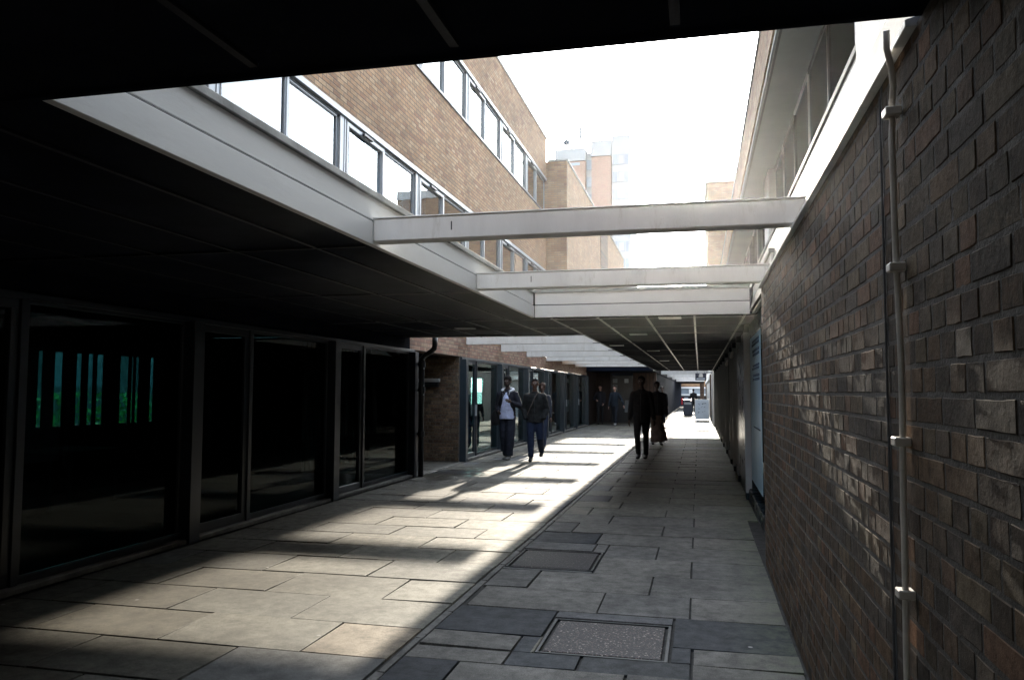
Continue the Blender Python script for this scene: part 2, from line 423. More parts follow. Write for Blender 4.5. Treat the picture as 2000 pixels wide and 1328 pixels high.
slab(-.88,-.08,6.68,7.33,G2); slab(-.08,XW-.015,6.68,7.33,G3)
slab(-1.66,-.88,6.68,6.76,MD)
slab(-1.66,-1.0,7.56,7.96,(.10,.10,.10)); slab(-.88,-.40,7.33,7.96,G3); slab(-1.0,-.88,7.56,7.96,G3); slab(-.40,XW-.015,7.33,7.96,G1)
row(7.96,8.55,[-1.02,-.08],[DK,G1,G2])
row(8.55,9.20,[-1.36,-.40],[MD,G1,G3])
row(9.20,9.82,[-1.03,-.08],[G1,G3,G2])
y = 9.82; k = 0
while y < 108:
    h = .61 if k % 3 else .60
    st = (-1.36, -1.03)[k % 2]; js = [st + .94*i for i in range(3) if st + .94*i < .42]
    if y > 60: js = []
    xr = (.66 if y < 36 else .66)
    x0 = XC+.05
    if 11.0 < y < 11.5: slab(x0, x0+.42, y, y+h, DK); x0 += .42
    row(y, y+h, [j for j in js if j > x0+.1], None, x0=x0, x1=xr)
    y += h; k += 1
y = 3.80
k = 0
while y > -13:
    y -= .61; st = (-1.36, -1.0)[k % 2]
    row(y, y+.61, [st, st+.93, st+1.86] if st+1.86 < .45 else [st, st+.93]); k += 1
# channel between the two halves of the paving
y = -13
while y < 108:
    L = rs.choice([.61,.92,.61]); slab(XC-.012, XC+.045, y, y+L, (.15,.145,.135), dz=-.006, gap=.003); y += L
# left zone
LR = [3.70,4.29,4.89,5.50,6.12,6.75,7.34,7.94,8.50,9.10,9.75]
def left_row(y0, y1, k):
    st = (-2.66, -2.27)[k % 2]
    xs = [XC-.015]
    x = st
    while x > -4.75: xs.append(x); x -= .94 + rs.uniform(-.012,.012)
    xs.append(-4.86)
    for i in range(len(xs)-1): 
        c = None
        if y0 == 4.29 and i == 0: c = (.27,.225,.17)
        if y0 == 3.70 and i == 0: c = (.15,.15,.145)
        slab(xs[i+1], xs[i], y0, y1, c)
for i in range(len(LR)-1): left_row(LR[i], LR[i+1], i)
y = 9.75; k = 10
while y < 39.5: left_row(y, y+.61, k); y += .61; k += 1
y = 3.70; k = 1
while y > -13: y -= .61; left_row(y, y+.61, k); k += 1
# recess floor by the brick pier, and beyond the left block
for yy in range(5): slab(-6.3, -4.875, 13.5+yy*.6, 14.1+yy*.6)
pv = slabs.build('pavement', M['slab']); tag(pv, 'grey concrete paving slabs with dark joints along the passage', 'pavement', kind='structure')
# edging kerbs
tag(MB().box(XW+.0, XW+.02, -13, 7.4, -.03, .001).build('wall_gutter', M['joint']), 'dark gap at the foot of the brick wall', 'gutter', kind='structure')

def cover(x0, x1, y0, y1, label, tint):
    t = thing('inspection_cover', label, 'manhole cover', ((x0+x1)/2, (y0+y1)/2, 0), 'recessed covers in the paving')
    fr = MB(); e = .018
    fr.box(x0+.012,x1-.012,y0+.012,y0+e+.012,-.015,-.001); fr.box(x0+.012,x1-.012,y1-e-.012,y1-.012,-.015,-.001)
    fr.box(x0+.012,x0+e+.012,y0+e+.013,y1-e-.013,-.015,-.001); fr.box(x1-e-.012,x1-.012,y0+e+.013,y1-e-.013,-.015,-.001)
    fr.build('cover_frame', M['iron'], t)
    MB().box(x0+.05,x1-.05,y0+.05,y1-.05,-.015,-.002,tint).build('cover_tray', M['aggr'], t, bevel=.004)
cover(-.96,-.18,4.60,5.33,'large recessed cover filled with pink speckled aggregate among black slabs', (1.1,1.0,1.0))
cover(-1.66,-.88,6.76,7.56,'smaller dark recessed cover beside the channel, farther up the paving', (.45,.46,.5))

# ------------------------------------------------------------------ right brick wall (every brick a relief in one mesh)
rb = random.Random(5)
PAL = [(.20,.13,.08),(.22,.135,.08),(.15,.10,.07),(.23,.12,.075),(.19,.145,.095),(.17,.11,.07),(.105,.085,.070),(.125,.098,.078),(.085,.075,.068),(.15,.105,.075),(.075,.072,.072),(.165,.10,.07),(.11,.10,.09),(.135,.115,.09),(.09,.062,.05),(.19,.15,.10)]
def brick_face(mb, X, sgn, y0, y1, z0, z1, stretch=.215, head=.1025, axis='x', pal=PAL):
    zz = z0; r = 0; j = .010
    while zz < z1 - .02:
        zt = min(zz + .065, z1)
        y = y0 - (0 if r % 2 == 0 else .165) - rb.uniform(0,.02); k = r % 2
        while y < y1:
            L = stretch if rb.random() < .30 else head
            a, b = max(y, y0), min(y + L, y1)
            if b - a > .02:
                d = rb.uniform(.0008,.0026); c = rb.choice(pal); q = rb.uniform(.7,1.25)
                c = tuple((v*.55 + m_*.45)*q*.92 for v, m_ in zip(c, (.150,.112,.080)))
                e = .0035; n = 3 if L > .15 else 2
                us = [a, a+e] + [a+e+(b-a-2*e)*i/n for i in range(1, n)] + [b-e, b]
                zs = [zz, zz+e, (zz+zt)/2, zt-e, zt]
                vs = []; 
                for vi, z in enumerate(zs):
                    for ui, u in enumerate(us):
                        edge = vi in (0, len(zs)-1) or ui in (0, len(us)-1)
                        dd = -.001 if edge else d + rb.uniform(-.0006,.0006)
                        jj = rb.uniform(-.0018,.0018)
                        if axis == 'x': vs.append((X + sgn*dd, u + jj, z + jj))
                        else: vs.append((u + jj, X + sgn*dd, z + jj))
                m = len(us); fs = []
                for vi in range(len(zs)-1):
                    for ui in range(m-1):
                        p = vi*m+ui; fs.append((p, p+1, p+m+1, p+m))
                mb.add(vs, fs, c)
            y += L + j
        zz += .075; r += 1
wall = thing('brick_wall', 'long weathered brown brick wall on the right of the passage', 'wall', (XW+.1, 3, 0))
bm_ = MB()
brick_face(bm_, XW, -1, -.6, 2.552, 0, 2.43)
brick_face(bm_, XW, -1, 2.578, 7.40, 0, 2.43)
brick_face(bm_, 7.40, 1, XW+.005, .74, 0, 2.43, axis='y')
o = bm_.build('brickwork', M['wallbrick'], wall)
MB().box(XW-.0004, .72, -13, 2.55, -.02, 2.44).box(XW-.0004, .72, 2.58, 7.397, -.02, 2.44).build('mortar_bed', M['mortar'], wall)
mj = MB(); mj.box(XW-.0012, XW+.05, 2.5525, 2.5775, 0, 2.43); mj.build('expansion_joint', M['mastic'], wall)
mj = MB(); mj.tube([(XW-.005, 2.565+.004*math.sin(z*2.3), z) for z in [i*.12 for i in range(21)]], .0035, 8); mj.build('joint_cable', M['mastic'], wall)
cop = MB()
for i in range(9):
    y0 = 2.15+i*.6; cop.prism([(XW-.028, 2.432),(XW-.028,2.452),(XW+.04,2.47),(.72,2.47),(.72,2.432)], y0, min(y0+.597, 7.42))
cop.build('white_coping', M['white'], wall, bevel=.002)

cd = thing('cable_conduit', 'thin pale vertical conduit clipped to the brick wall', 'conduit', (XW-.02, 2.32, 0))
pts = [(XW-.05, 2.25, 2.47),(XW-.045,2.275,2.43),(XW-.03, 2.30, 2.39),(XW-.022, 2.315, 2.34),(XW-.022,2.335,2.30),(XW-.022,2.335,2.25)]
z = 2.2
while z > 0: pts.append((XW-.024+.002*math.sin(z*5), 2.325+.009*math.sin(z*3.4)+.0035*math.sin(z*11), z)); z -= .05
MB().tube(pts, .0085, 12).build('pipe', M['conduit'], cd, smooth=True)
for zc in (2.27, 1.84, 1.37, .97, .45):
    s = MB().box(XW-.046, XW-.004, 2.303, 2.350, zc-.012, zc+.012); s.build('clip', M['conduit'], cd, bevel=.003)

# ------------------------------------------------------------------ walkway canopy
cn = thing('walkway_canopy', 'flat dark canopy with white fascia boards roofing the passage', 'canopy', (-2, 12, 2.45))
def roofslab(x0, x1, y0, y1):
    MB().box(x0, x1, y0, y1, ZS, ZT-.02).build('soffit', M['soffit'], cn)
    MB().box(x0+.002, x1-.002, y0+.002, y1-.002, ZT-.019, ZT).build('roof_felt', M['roof'], cn)
roofslab(-4.99, .80, -13, 2.10)
roofslab(-4.99, XO-.03, 2.102, 9.96)
roofslab(-4.99, .80, 9.965, 13.25)
roofslab(-1.86, .80, 13.255, 36.0)
roofslab(-9.0, -2.02, 36.02, 100)
roofslab(-2.0, .45, 72, 90)
def fascia_x(x, y0, y1, s):     # boards facing +x (s=1) or -x
    t = .03*s
    MB().box(x-t, x+.010*s, y0, y1, ZS-.004, ZS+.148).build('fascia_board', M['fascia'], cn, bevel=.003)
    MB().box(x-t, x, y0, y1, ZS+.162, ZT-.012).build('fascia_board', M['fascia'], cn, bevel=.003)
    MB().box(x-t, x-.012*s, y0, y1, ZS+.149, ZS+.161).build('shadow_gap', M['gasket'], cn)
    MB().box(x-.06*s, x+.018*s, y0, y1, ZT-.010, ZT+.032).build('roof_edge_trim', M['flash'], cn, bevel=.003)
def fascia_y(y, x0, x1, s):
    t = .03*s
    MB().box(x0, x1, y-t, y+.010*s, ZS-.004, ZS+.148).build('fascia_board', M['fascia'], cn, bevel=.003)
    MB().box(x0, x1, y-t, y, ZS+.162, ZT-.012).build('fascia_board', M['fascia'], cn, bevel=.003)
    MB().box(x0, x1, y-t, y-.012*s, ZS+.149, ZS+.161).build('shadow_gap', M['gasket'], cn)
    MB().box(x0, x1, y-.06*s, y+.018*s, ZT-.010, ZT+.032).build('roof_edge_trim', M['flash'], cn, bevel=.003)
fascia_x(XO, 2.104, 9.93, 1)
fascia_y(9.93, XO+.02, .60, -1)
fascia_x(.64, 7.45, 9.92, -1)
fascia_x(-1.88, 13.29, 36.0, -1)
fascia_y(36.03, -2.0, .45, 1)
fascia_y(71.98, -2.0, .45, -1)
fascia_y(13.29, -4.97, -2.06, 1)
# near edge of the first slab: dark fascia
MB().box(-4.9, .8, 2.085, 2.11, ZS-.012, ZT).build('edge_board', M['soffit'], cn, bevel=.002)
# ceiling strips
def ribs(x0, x1, y0, y1, xs, ys, m='rib'):
    for x in xs:
        if x0 < x < x1: MB().box(x-.013, x+.013, y0, y1, ZS-.013, ZS-.001).build('ceiling_strip', M[m], cn)
    for y in ys:
        if y0 < y < y1: MB().box(x0, x1, y-.012, y+.012, ZS-.017, ZS-.0015).build('ceiling_strip', M[m], cn)
XS = [-4.25,-3.65,-3.05,-2.45,-1.85,-1.25,-.64,-.05,.55]
ribs(-4.95, .7, 10.0, 13.2, XS, [10.15, 11.5, 12.86])
ribs(-2.0, .7, 13.26, 35.9, [-1.85,-1.25,-.64,-.05,.55], [15.3,18.0,20.75,23.8,26.9,30.1,33.3])
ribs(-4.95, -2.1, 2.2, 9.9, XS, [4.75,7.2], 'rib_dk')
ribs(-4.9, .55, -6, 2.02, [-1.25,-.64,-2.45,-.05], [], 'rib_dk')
for (x, y) in ((-.95,12.9),(-1.6,15.9),(-1.0,18.1),(-1.0,23.9),(-.35,10.1),(-3.35,11.2)):
    MB().box(x-.14, x+.14, y-.10, y+.10, ZS-.03, ZS-.014).build('ceiling_light', M['alu'], cn, bevel=.004)

# beams across the first opening
def beam(y, label):
    t = thing('cross_beam', label, 'beam', (-.75, y, 2.46), 'white beams across the first opening')
    MB().box(XO+.012, XW+.06, y, y+.11, 2.462, 2.612).build('beam_body', M['white'], t, bevel=.010)
    MB().box(-1.52,-1.512,y-.001,y+.001,2.52,2.575).build('joint_mark', M['gasket'], t)
    MB().box(XO+.01, XW+.06, y-.006, y+.116, 2.614, 2.622).build('beam_capping', M['white'], t, bevel=.002)
beam(4.75, 'nearest white beam crossing the opening, from canopy fascia to brick wall')
beam(7.20, 'second white beam crossing the opening, just before the far fascia')
# fins over the second opening
words = ['nearest', 'second', 'third', 'fourth', 'fifth', 'sixth', 'farthest']
for i, y in enumerate([16.8, 19.95, 23.1, 26.25, 29.4, 32.55]):
    t = thing('cross_fin', f'{words[i] if i < 5 else words[6]} white fin over the left opening beside the brick band', 'beam', (-3.5, y, 2.53), 'white fins across the left opening')
    MB().box(XL+.002, -2.075, y, y+.09, 2.53, 2.74).build('fin_body', M['white'], t, bevel=.006)
for i, y in enumerate([43.5, 52, 61.5]):
    t = thing('cross_fin', ['nearest white beam across the distant bright opening', 'middle white beam across the distant bright opening', 'last white beam across the distant bright opening'][i], 'beam', (-.8, y, 2.5), 'white beams across the distant opening')
    MB().box(-2.0, .45, y, y+.12, 2.46, 2.72).build('fin_body', M['white'], t, bevel=.006)

# ------------------------------------------------------------------ left building
lb = thing('brick_building', 'long buff brick building on the left with two rows of ribbon windows', 'building', (XL-.3, 12, 0))
Y0, Y1 = -13, 26.2
MB().box(XL-.30, XL, Y0, Y1, 2.66, 4.30).box(XL-.30, XL, Y0, Y1, 5.60, 7.45).box(XL-.30, XL, Y0, Y1, 8.74, 10.10).build('wall', M['brick_x'], lb)
MB().box(-9.2, XL-.301, Y1-.3, Y1, 2.5, 10.10).build('end_wall', M['brick_y'], lb)
MB().box(-9.2, XL+.02, Y0, Y1+.03, 10.102, 10.17).build('roof_coping', M['concrete'], lb)
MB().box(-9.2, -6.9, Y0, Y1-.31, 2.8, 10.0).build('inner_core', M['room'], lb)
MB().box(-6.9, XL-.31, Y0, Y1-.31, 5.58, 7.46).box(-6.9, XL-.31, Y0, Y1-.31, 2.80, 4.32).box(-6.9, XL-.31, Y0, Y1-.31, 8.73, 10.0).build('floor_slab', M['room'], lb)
def ribbon(zb, zt, handles, head):
    # head and sill run the full length; one window per half bay
    MB().box(XL-.16, XL+.022, Y0, Y1, zt, zt+.085).build('window_head', M[head], lb, bevel=.003)
    MB().box(XL-.16, XL+.03, Y0, Y1, zb-.045, zb).build('window_sill', M['gasket'], lb, bevel=.003)
    y = 4.2
    n = 0
    while y < Y1 - .5:
        # broad double mullion
        if y > 4.3:
            mu = MB().box(XL-.14, XL-.015, y-.10, y+.10, zb, zt); mo = mu.build('mullion', M['alu'], lb, bevel=.003)
            MB().box(XL-.016, XL-.008, y-.125, y-.10, zb, zt).box(XL-.016, XL-.008, y+.10, y+.125, zb, zt).box(XL-.016,XL-.0075, y+.028,y+.036,zb,zt).build('mullion_gasket', M['gasket'], lb)
        for h in (0, 1):
            a = y + .13 + h*1.46; b = a + 1.40
            if b > Y1: b = Y1 - .02
            opening = (h == 0 and y > 9)
            e = .05 if opening else .022
            fr = MB()
            X1, X0 = (XL-.01, XL-.07) if opening else (XL-.04, XL-.08)
            g_ = .022
            zt2 = zt - .03
            fr.box(X0,X1,a,b,zb+.01,zb+.01+e); fr.box(X0,X1,a,b,zt2-e,zt2)
            fr.box(X0,X1,a,a+e,zb+.01+e,zt2-e); fr.box(X0,X1,b-e,b,zb+.01+e,zt2-e)
            wn = fr.build('window', M['alu'], lb, bevel=.002)
            MB().box(XL-.062, XL-.056, a+e, b-e, zb+e+.01, zt2-e).build('pane', M['glass_up'], wn)
            gk = MB(); gx0, gx1 = X1-.001, X1+.003
            gk.box(gx0,gx1,a+e,b-e,zt2-e-.014,zt2-e); gk.box(gx0,gx1,b-e-.014,b-e,zb+e+.01,zt2-e); gk.box(gx0,gx1,a+e,a+e+.008,zb+e+.01,zt2-e)
            gk.build('gasket', M['gasket'], wn)
            if opening and handles:
                c = (a+b)/2; MB().box(XL-.012, XL+.03, c-.17, c+.17, zt2-.045, zt2-.005).build('handle', M['gasket'], wn, bevel=.006)
        MB().box(XL-.07, XL-.02, y+.13+1.405, y+.13+1.455, zb, zt).build('mullion', M['alu'], lb, bevel=.002)
        y += 3.15; n += 1
    # dark strip under the head (reveal shadow)
    MB().box(XL-.09, XL-.03, Y0, Y1, zt-.03, zt-.001).build('reveal_strip', M['gasket'], lb)
ribbon(4.35, 5.50, True, 'alu')
ribbon(7.50, 8.65, True, 'alu')
# interior pale blinds seen behind the lower near panes
for y0, y1 in ((4.5,7.2),(10.7,13.5),(13.9,15.2)):
    MB().box(-5.42, -5.41, y0, y1, 4.32, 5.55).build('roller_blind', M['blind'], lb)

# stair block projecting at the end of the facade
st = thing('brick_stair_block', 'plain tall brick stair block stepping forward past the windows', 'building', (-5, 27, 3))
MB().box(-4.90, -4.29, 26.22, 26.45, 3.0, 9.32).box(-9.2, -4.9, 26.24, 26.45, 3.0, 9.32).build('end_wall', M['brick_y'], st)
MB().box(-4.9, -4.288, 26.46, 47, 3.0, 9.32).build('side_wall', M['brick_x'], st)
MB().box(-4.95, -4.25, 26.19, 47.02, 9.322, 9.38).build('coping', M['flash'], st)
MB().box(-4.35, -4.27, 35.6, 38.4, 3.0, 9.1).build('recess_shade_strip', M['brick_dk'], st)  # darker brick proud of the wall, its colour imitates a shaded recess

# ------------------------------------------------------------------ left shopfronts at ground level
def shopfront(label, y0, y1, bays, xg, group, faces=1, glass='glass', fm='frame'):
    t = thing('shopfront', label, 'shopfront', (xg, (y0+y1)/2, 0), group)
    s = faces
    MB().box(xg-.10*s, xg+.03*s, y0, y1, 2.19, 2.24).build('head_rail', M[fm], t, bevel=.003)
    MB().box(xg-.12*s, xg+.10*s, y0, y1, .0, .045).build('threshold', M['dirt'], t, bevel=.006)
    for b in bays:
        MB().box(xg-.08*s, xg+.13*s, b-.11, b+.06, .0, 2.19).build('post', M[fm], t, bevel=.004)
        MB().box(xg-.10*s, xg+.02*s, b+.06, b+.13, .045, 2.19).build('post_return', M['frame_dark'], t, bevel=.003)
    for i in range(len(bays)-1):
        a, c = bays[i]+.13, bays[i+1]-.11
        m = a + .93
        # narrow panel with its own frame, then a broad pane
        for (p, q, e, nm) in ((a, m, .075, 'door'), (m+.07, c, .03, 'window')):
            fr = MB(); X0, X1 = xg-.05*s, xg+.01*s
            fr.box(X0,X1,p,q,.045,.045+e+.02); fr.box(X0,X1,p,q,2.19-e,2.19)
            fr.box(X0,X1,p,p+e,.065+e,2.19-e); fr.box(X0,X1,q-e,q,.065+e,2.19-e)
            o = fr.build(nm, M[fm], t, bevel=.003)
            MB().box(xg-.025*s, xg-.018*s, p+e, q-e, .065+e, 2.19-e).build('pane', M[glass], o)
            if nm == 'window':
                MB().box(xg+.0*s, xg+.022*s, p, q, .10, .112).build('bottom_bead', M['frame'], o)
            elif glass == 'glass':
                MB().box(xg+.012*s, xg+.05*s, q-.05, q-.03, .95, 1.2).build('handle', M['alu'], o)
        MB().box(xg-.08*s, xg+.03*s, m+.001, m+.069, .045, 2.19).build('mullion', M['frame_dark'], t, bevel=.003)
    return t
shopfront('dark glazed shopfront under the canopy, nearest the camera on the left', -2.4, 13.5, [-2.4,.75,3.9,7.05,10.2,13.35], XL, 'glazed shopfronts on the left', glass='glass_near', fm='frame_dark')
shopfront('blue grey glazed shopfront beside the open sky, left of the walking men', 16.4, 35.9, [16.5,19.7,22.85,26.0,29.2,32.4,35.8], XL, 'glazed shopfronts on the left')
# brick band over the second shopfront, lit by the sky
bb = thing('brick_lintel', 'pinkish brick band over the left shopfront below the white fins', 'wall', (XL, 25, 2.25))
MB().box(XL-.3, XL, 13.31, 36.0, 2.245, 2.655).build('brickwork', M['brick_fl'], bb)
lbm = thing('lintel_beam', 'dark blank band above the nearest left shopfront under the canopy', 'wall', (XL, 5, 2.25))
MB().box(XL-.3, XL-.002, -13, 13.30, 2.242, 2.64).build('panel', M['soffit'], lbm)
# entrance recess
rc = thing('entrance_recess', 'brick-lined recess behind the black downpipe on the left', 'wall', (-5.5, 16.4, 0))
rcb = MB(); MB().box(-6.30, XL+.0, 16.30, 16.36, 0, 2.24).build('mortar_bed', M['mortar'], rc)
PAL2 = [(.15,.105,.075),(.19,.13,.085),(.13,.10,.08),(.21,.155,.10),(.12,.075,.055),(.17,.14,.105)]
brick_face(rcb, 16.298, -1, -6.3, XL-.005, 0.03, 2.24, axis='y', pal=PAL2)
rcb.build('brickwork', M['wallbrick'], rc)
MB().box(-6.36, -6.30, 13.5, 16.36, 0, 2.24).build('back_wall', M['brick_x'], rc)
MB().box(-6.36, XL-.3, 13.45, 16.36, 2.245, 2.3).build('recess_ceiling', M['soffit'], rc)
MB().box(-5.0,-4.9,13.5,16.3,-.02,.006).build('threshold', M['dirt'], rc)
vt = thing('wall_light', 'long pale topped black wall fitting on the recess brickwork', 'wall light', (-5.7, 16.2, 1.7))
MB().box(-5.98, -5.42, 16.16, 16.285, 1.70, 1.775).build('pale_cover', M['alu'], vt, bevel=.006)
MB().box(-5.96, -5.44, 16.18, 16.285, 1.60, 1.698).build('dark_body', M['black'], vt, bevel=.006)
MB().box(-5.90, -5.50, 16.165, 16.182, 1.655, 1.668).build('slot', M['frame'], vt)

dp = thing('downpipe', 'black cast iron downpipe with swan neck in front of the recess', 'downpipe', (-4.80, 13.32, 0))
MB().tube([(-4.80,13.38,0),(-4.80,13.38,2.02),(-4.79,13.38,2.08),(-4.75,13.38,2.13),(-4.62,13.38,2.21),(-4.57,13.38,2.26),(-4.56,13.38,2.32),(-4.56,13.38,2.46)], .048, 16).build('pipe', M['iron'], dp, smooth=True)
for z in (1.98, 1.52, .75):
    MB().tube([(-4.80,13.38,z-.045),(-4.80,13.38,z+.045)], .062, 16).box(-4.96,-4.80,13.36,13.40,z-.02,z+.02).build('pipe_clip', M['iron'], dp)
for z in (1.60,1.44,2.06,1.90): MB().ball((-4.745,13.34,z), .011).build('bolt_head', M['alu'], dp, smooth=True)

# rooms behind the glass
rm = thing('shop_interior', 'dark rooms seen through the left glazing', 'room', (-8, 10, 0))
def room(y0, y1, wins):
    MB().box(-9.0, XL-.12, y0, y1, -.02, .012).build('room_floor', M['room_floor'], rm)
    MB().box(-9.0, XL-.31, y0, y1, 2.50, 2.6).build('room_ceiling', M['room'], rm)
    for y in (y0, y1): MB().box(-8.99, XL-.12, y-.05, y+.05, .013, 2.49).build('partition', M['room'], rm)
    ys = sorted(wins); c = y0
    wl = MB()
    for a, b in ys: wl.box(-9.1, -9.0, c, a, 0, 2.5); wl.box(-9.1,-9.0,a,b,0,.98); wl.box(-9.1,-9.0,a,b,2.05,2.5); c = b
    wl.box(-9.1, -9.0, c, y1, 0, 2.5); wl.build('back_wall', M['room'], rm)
room(-2.4, 13.4, [(9.3, 11.9)])
room(16.5, 35.9, [(25,27.5),(31,33)])
MB().box(-9.0,-8.99,9.3,11.9,1.0,2.05).build('back_window', M['glass'], rm)
rv = random.Random(3); y = 9.3
for (a,b) in ((9.30,9.52),(9.66,9.93),(10.02,10.16),(10.25,10.34),(10.46,10.84),(11.02,11.10),(11.13,11.20),(11.26,11.55),(11.62,11.9)):
    MB().box(-8.94,-8.93,a,b,.95,2.1).build('blind_slat', M['slat'], rm)
for yy in [i*.13+5.1 for i in range(60)]:
    if 5.1 < yy < 13.2 and not (8.2 < yy < 10.3): MB().box(-5.55,-5.545,yy,yy+.10,.35,2.25).build('blind_slat', M['slat'], rm) if yy > 10.4 else None
dk = thing('desk', 'plain desk standing inside the dark left room', 'desk', (-7.9, 8.5, 0))
MB().box(-8.5,-7.7,8.2,9.4,.70,.73).build('desk_top', M['room'], dk, bevel=.004)
for (x,yq) in ((-8.45,8.25),(-7.75,8.25),(-8.45,9.35),(-7.75,9.35)): MB().box(x-.02,x+.02,yq-.02,yq+.02,.013,.70).build('leg', M['black'], dk)
# hedge in the courtyard behind
hd = MB(); rh = random.Random(2)
for i in range(2600):
    c = Vector((-12.2+rh.uniform(-.35,.45), rh.uniform(8,17), rh.uniform(0,1.45)))
    a = Vector((rh.uniform(-1,1), rh.uniform(-1,1), rh.uniform(-.3,1))).normalized(); b = a.cross(Vector((rh.uniform(-1,1),rh.uniform(-1,1),.3))).normalized()
    s = rh.uniform(.05,.11); hd.add([c-a*s, c+b*s*.5, c+a*s, c-b*s*.5], [(0,1,2,3)])
tag(hd.build('hedge', M['hedge']), 'bright green hedge glimpsed through the far window of the dark room', 'hedge')
cw = thing('courtyard_building', 'pale rear building glimpsed above the green hedge through the room', 'building', (-19, 15, 0))
MB().box(-20,-19,-6,60,0,4.5).build('wall', pmat('shaded_render', (.10,.12,.13), .8), cw)
for yy in range(0, 50, 4): MB().box(-19,-18.98,yy,yy+2.4,1.6,3.0).build('window', M['win_far'], cw)

# ------------------------------------------------------------------ right shopfront
XG = .72
def right_front():
    t = thing('shopfront', 'dark steel shopfront on the right beyond the brick wall', 'shopfront', (XG, 20, 0))
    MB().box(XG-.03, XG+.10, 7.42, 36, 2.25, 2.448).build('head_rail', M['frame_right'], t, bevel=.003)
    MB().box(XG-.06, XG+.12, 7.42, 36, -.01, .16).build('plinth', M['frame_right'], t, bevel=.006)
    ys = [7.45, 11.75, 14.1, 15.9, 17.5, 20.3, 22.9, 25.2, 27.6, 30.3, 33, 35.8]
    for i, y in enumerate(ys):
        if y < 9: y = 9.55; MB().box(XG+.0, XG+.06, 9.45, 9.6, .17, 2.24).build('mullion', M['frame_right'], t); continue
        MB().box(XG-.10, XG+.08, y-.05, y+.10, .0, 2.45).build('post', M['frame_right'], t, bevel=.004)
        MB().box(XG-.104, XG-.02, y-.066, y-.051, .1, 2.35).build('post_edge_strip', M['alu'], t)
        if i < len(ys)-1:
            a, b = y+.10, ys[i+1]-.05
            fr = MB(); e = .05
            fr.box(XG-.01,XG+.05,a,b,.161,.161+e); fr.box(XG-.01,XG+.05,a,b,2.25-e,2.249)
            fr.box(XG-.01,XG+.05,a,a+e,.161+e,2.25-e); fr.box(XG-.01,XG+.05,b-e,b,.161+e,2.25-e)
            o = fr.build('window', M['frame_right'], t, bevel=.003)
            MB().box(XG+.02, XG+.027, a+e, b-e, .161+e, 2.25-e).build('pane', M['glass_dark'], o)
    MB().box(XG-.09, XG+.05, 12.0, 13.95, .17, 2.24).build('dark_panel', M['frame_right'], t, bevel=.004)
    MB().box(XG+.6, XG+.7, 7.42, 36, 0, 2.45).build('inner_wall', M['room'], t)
right_front()
for i,(y,z) in enumerate(((17.9,2.15),(15.2,2.2))):
    t = thing('wall_lamp', ['small white lamp high on the right shopfront, farther one','small white lamp high on the right shopfront, nearer one'][i], 'lamp', (XG-.1,y,z), 'small lamps on the right shopfront')
    MB().loft([(XG-.14,y,z-.05),(XG-.12,y,z+.04)], [.035,.02]).build('lamp_head', M['white'], t, smooth=True)
    MB().tube([(XG-.12,y,z+.03),(XG-.0,y,z+.06)], .012).build('bracket', M['alu'], t)
ps = thing('window_poster', 'tall pale blue poster with four blocks of dark lettering in the right window', 'poster', (XG-.04, 10.6, 1))
MB().box(XG-.024, XG-.018, 9.66, 11.60, .30, 2.24).build('sheet', M['poster'], ps)
tx = MB()
rt = random.Random(9)
for zc, n, h in ((2.10,2,.034),(1.965,2,.038),(1.79,2,.030),(1.65,2,.036),(1.03,1,.02)):
    for k in range(n):
        zz = zc - (k-n/2)*(h*1.25); yy = 9.85
        while yy < 11.25 - rt.uniform(0,.3):
            wl_ = h*.62; typ = rt.randrange(4)
            X0, X1 = XG-.028, XG-.0245
            tx.box(X0,X1,yy,yy+h*.16,zz,zz+h)
            if typ in (0,1): tx.box(X0,X1,yy+h*.17,yy+wl_,zz+h*.84,zz+h)
            if typ in (0,2): tx.box(X0,X1,yy+h*.17,yy+wl_,zz+h*.42,zz+h*.58)
            if typ in (1,3): tx.box(X0,X1,yy+wl_,yy+wl_+h*.16,zz,zz+h)
            yy += h*.95
tx.build('lettering', M['ink'], ps)

# ------------------------------------------------------------------ upper right building
ub = thing('overhanging_building', 'right hand building with grey soffit over a recessed dark window band', 'building', (1.2, 12, 3))
MB().prism([(.60,2.475),(.75,3.11),(.90,3.11),(.90,2.475)], 2.2, 60).build('sloping_upstand', M['cream'], ub)
MB().box(.738, .92, 2.2, 60, 3.112, 3.15).build('upstand_coping', M['flash'], ub, bevel=.003)
MB().box(.90, 1.42, -5, 60, 3.0, 3.1).build('ledge', M['concrete'], ub)
MB().box(.80, 6, -13, 60, 2.46, 2.99).build('podium', M['concrete'], ub)
for y0, y1 in ((2.95,3.73),):
    MB().box(.70, .96, y0, y1, 2.5 if y0 < 4 else 3.151, 5.598).build('pier', M['white'], ub, bevel=.004)
MB().box(.90, 6, -5, 45, 5.60, 5.68).build('soffit', M['soffit_grey'], ub)
MB().box(.93, .96, -5, 45, 5.585, 5.599).build('soffit_groove', M['gasket'], ub)
MB().box(.88, 1.2, -5, 45, 5.682, 6.45).build('brick_parapet', M['brick_x'], ub)
MB().box(.86, 1.25, -5, 45.02, 6.452, 6.50).build('parapet_coping', M['flash'], ub)
MB().box(1.2, 6, -5, 45, 5.69, 6.3).build('roof', M['roof'], ub)
MB().box(2.3, 6, -5, 45, 3.1, 5.59).build('inner_core', M['room'], ub)
MB().box(1.28,1.5,15.1,16.1,3.1,5.598).box(1.28,1.5,30,31,3.1,5.598).build('pier', M['white'], ub, bevel=.004)
y = -5; k = 0
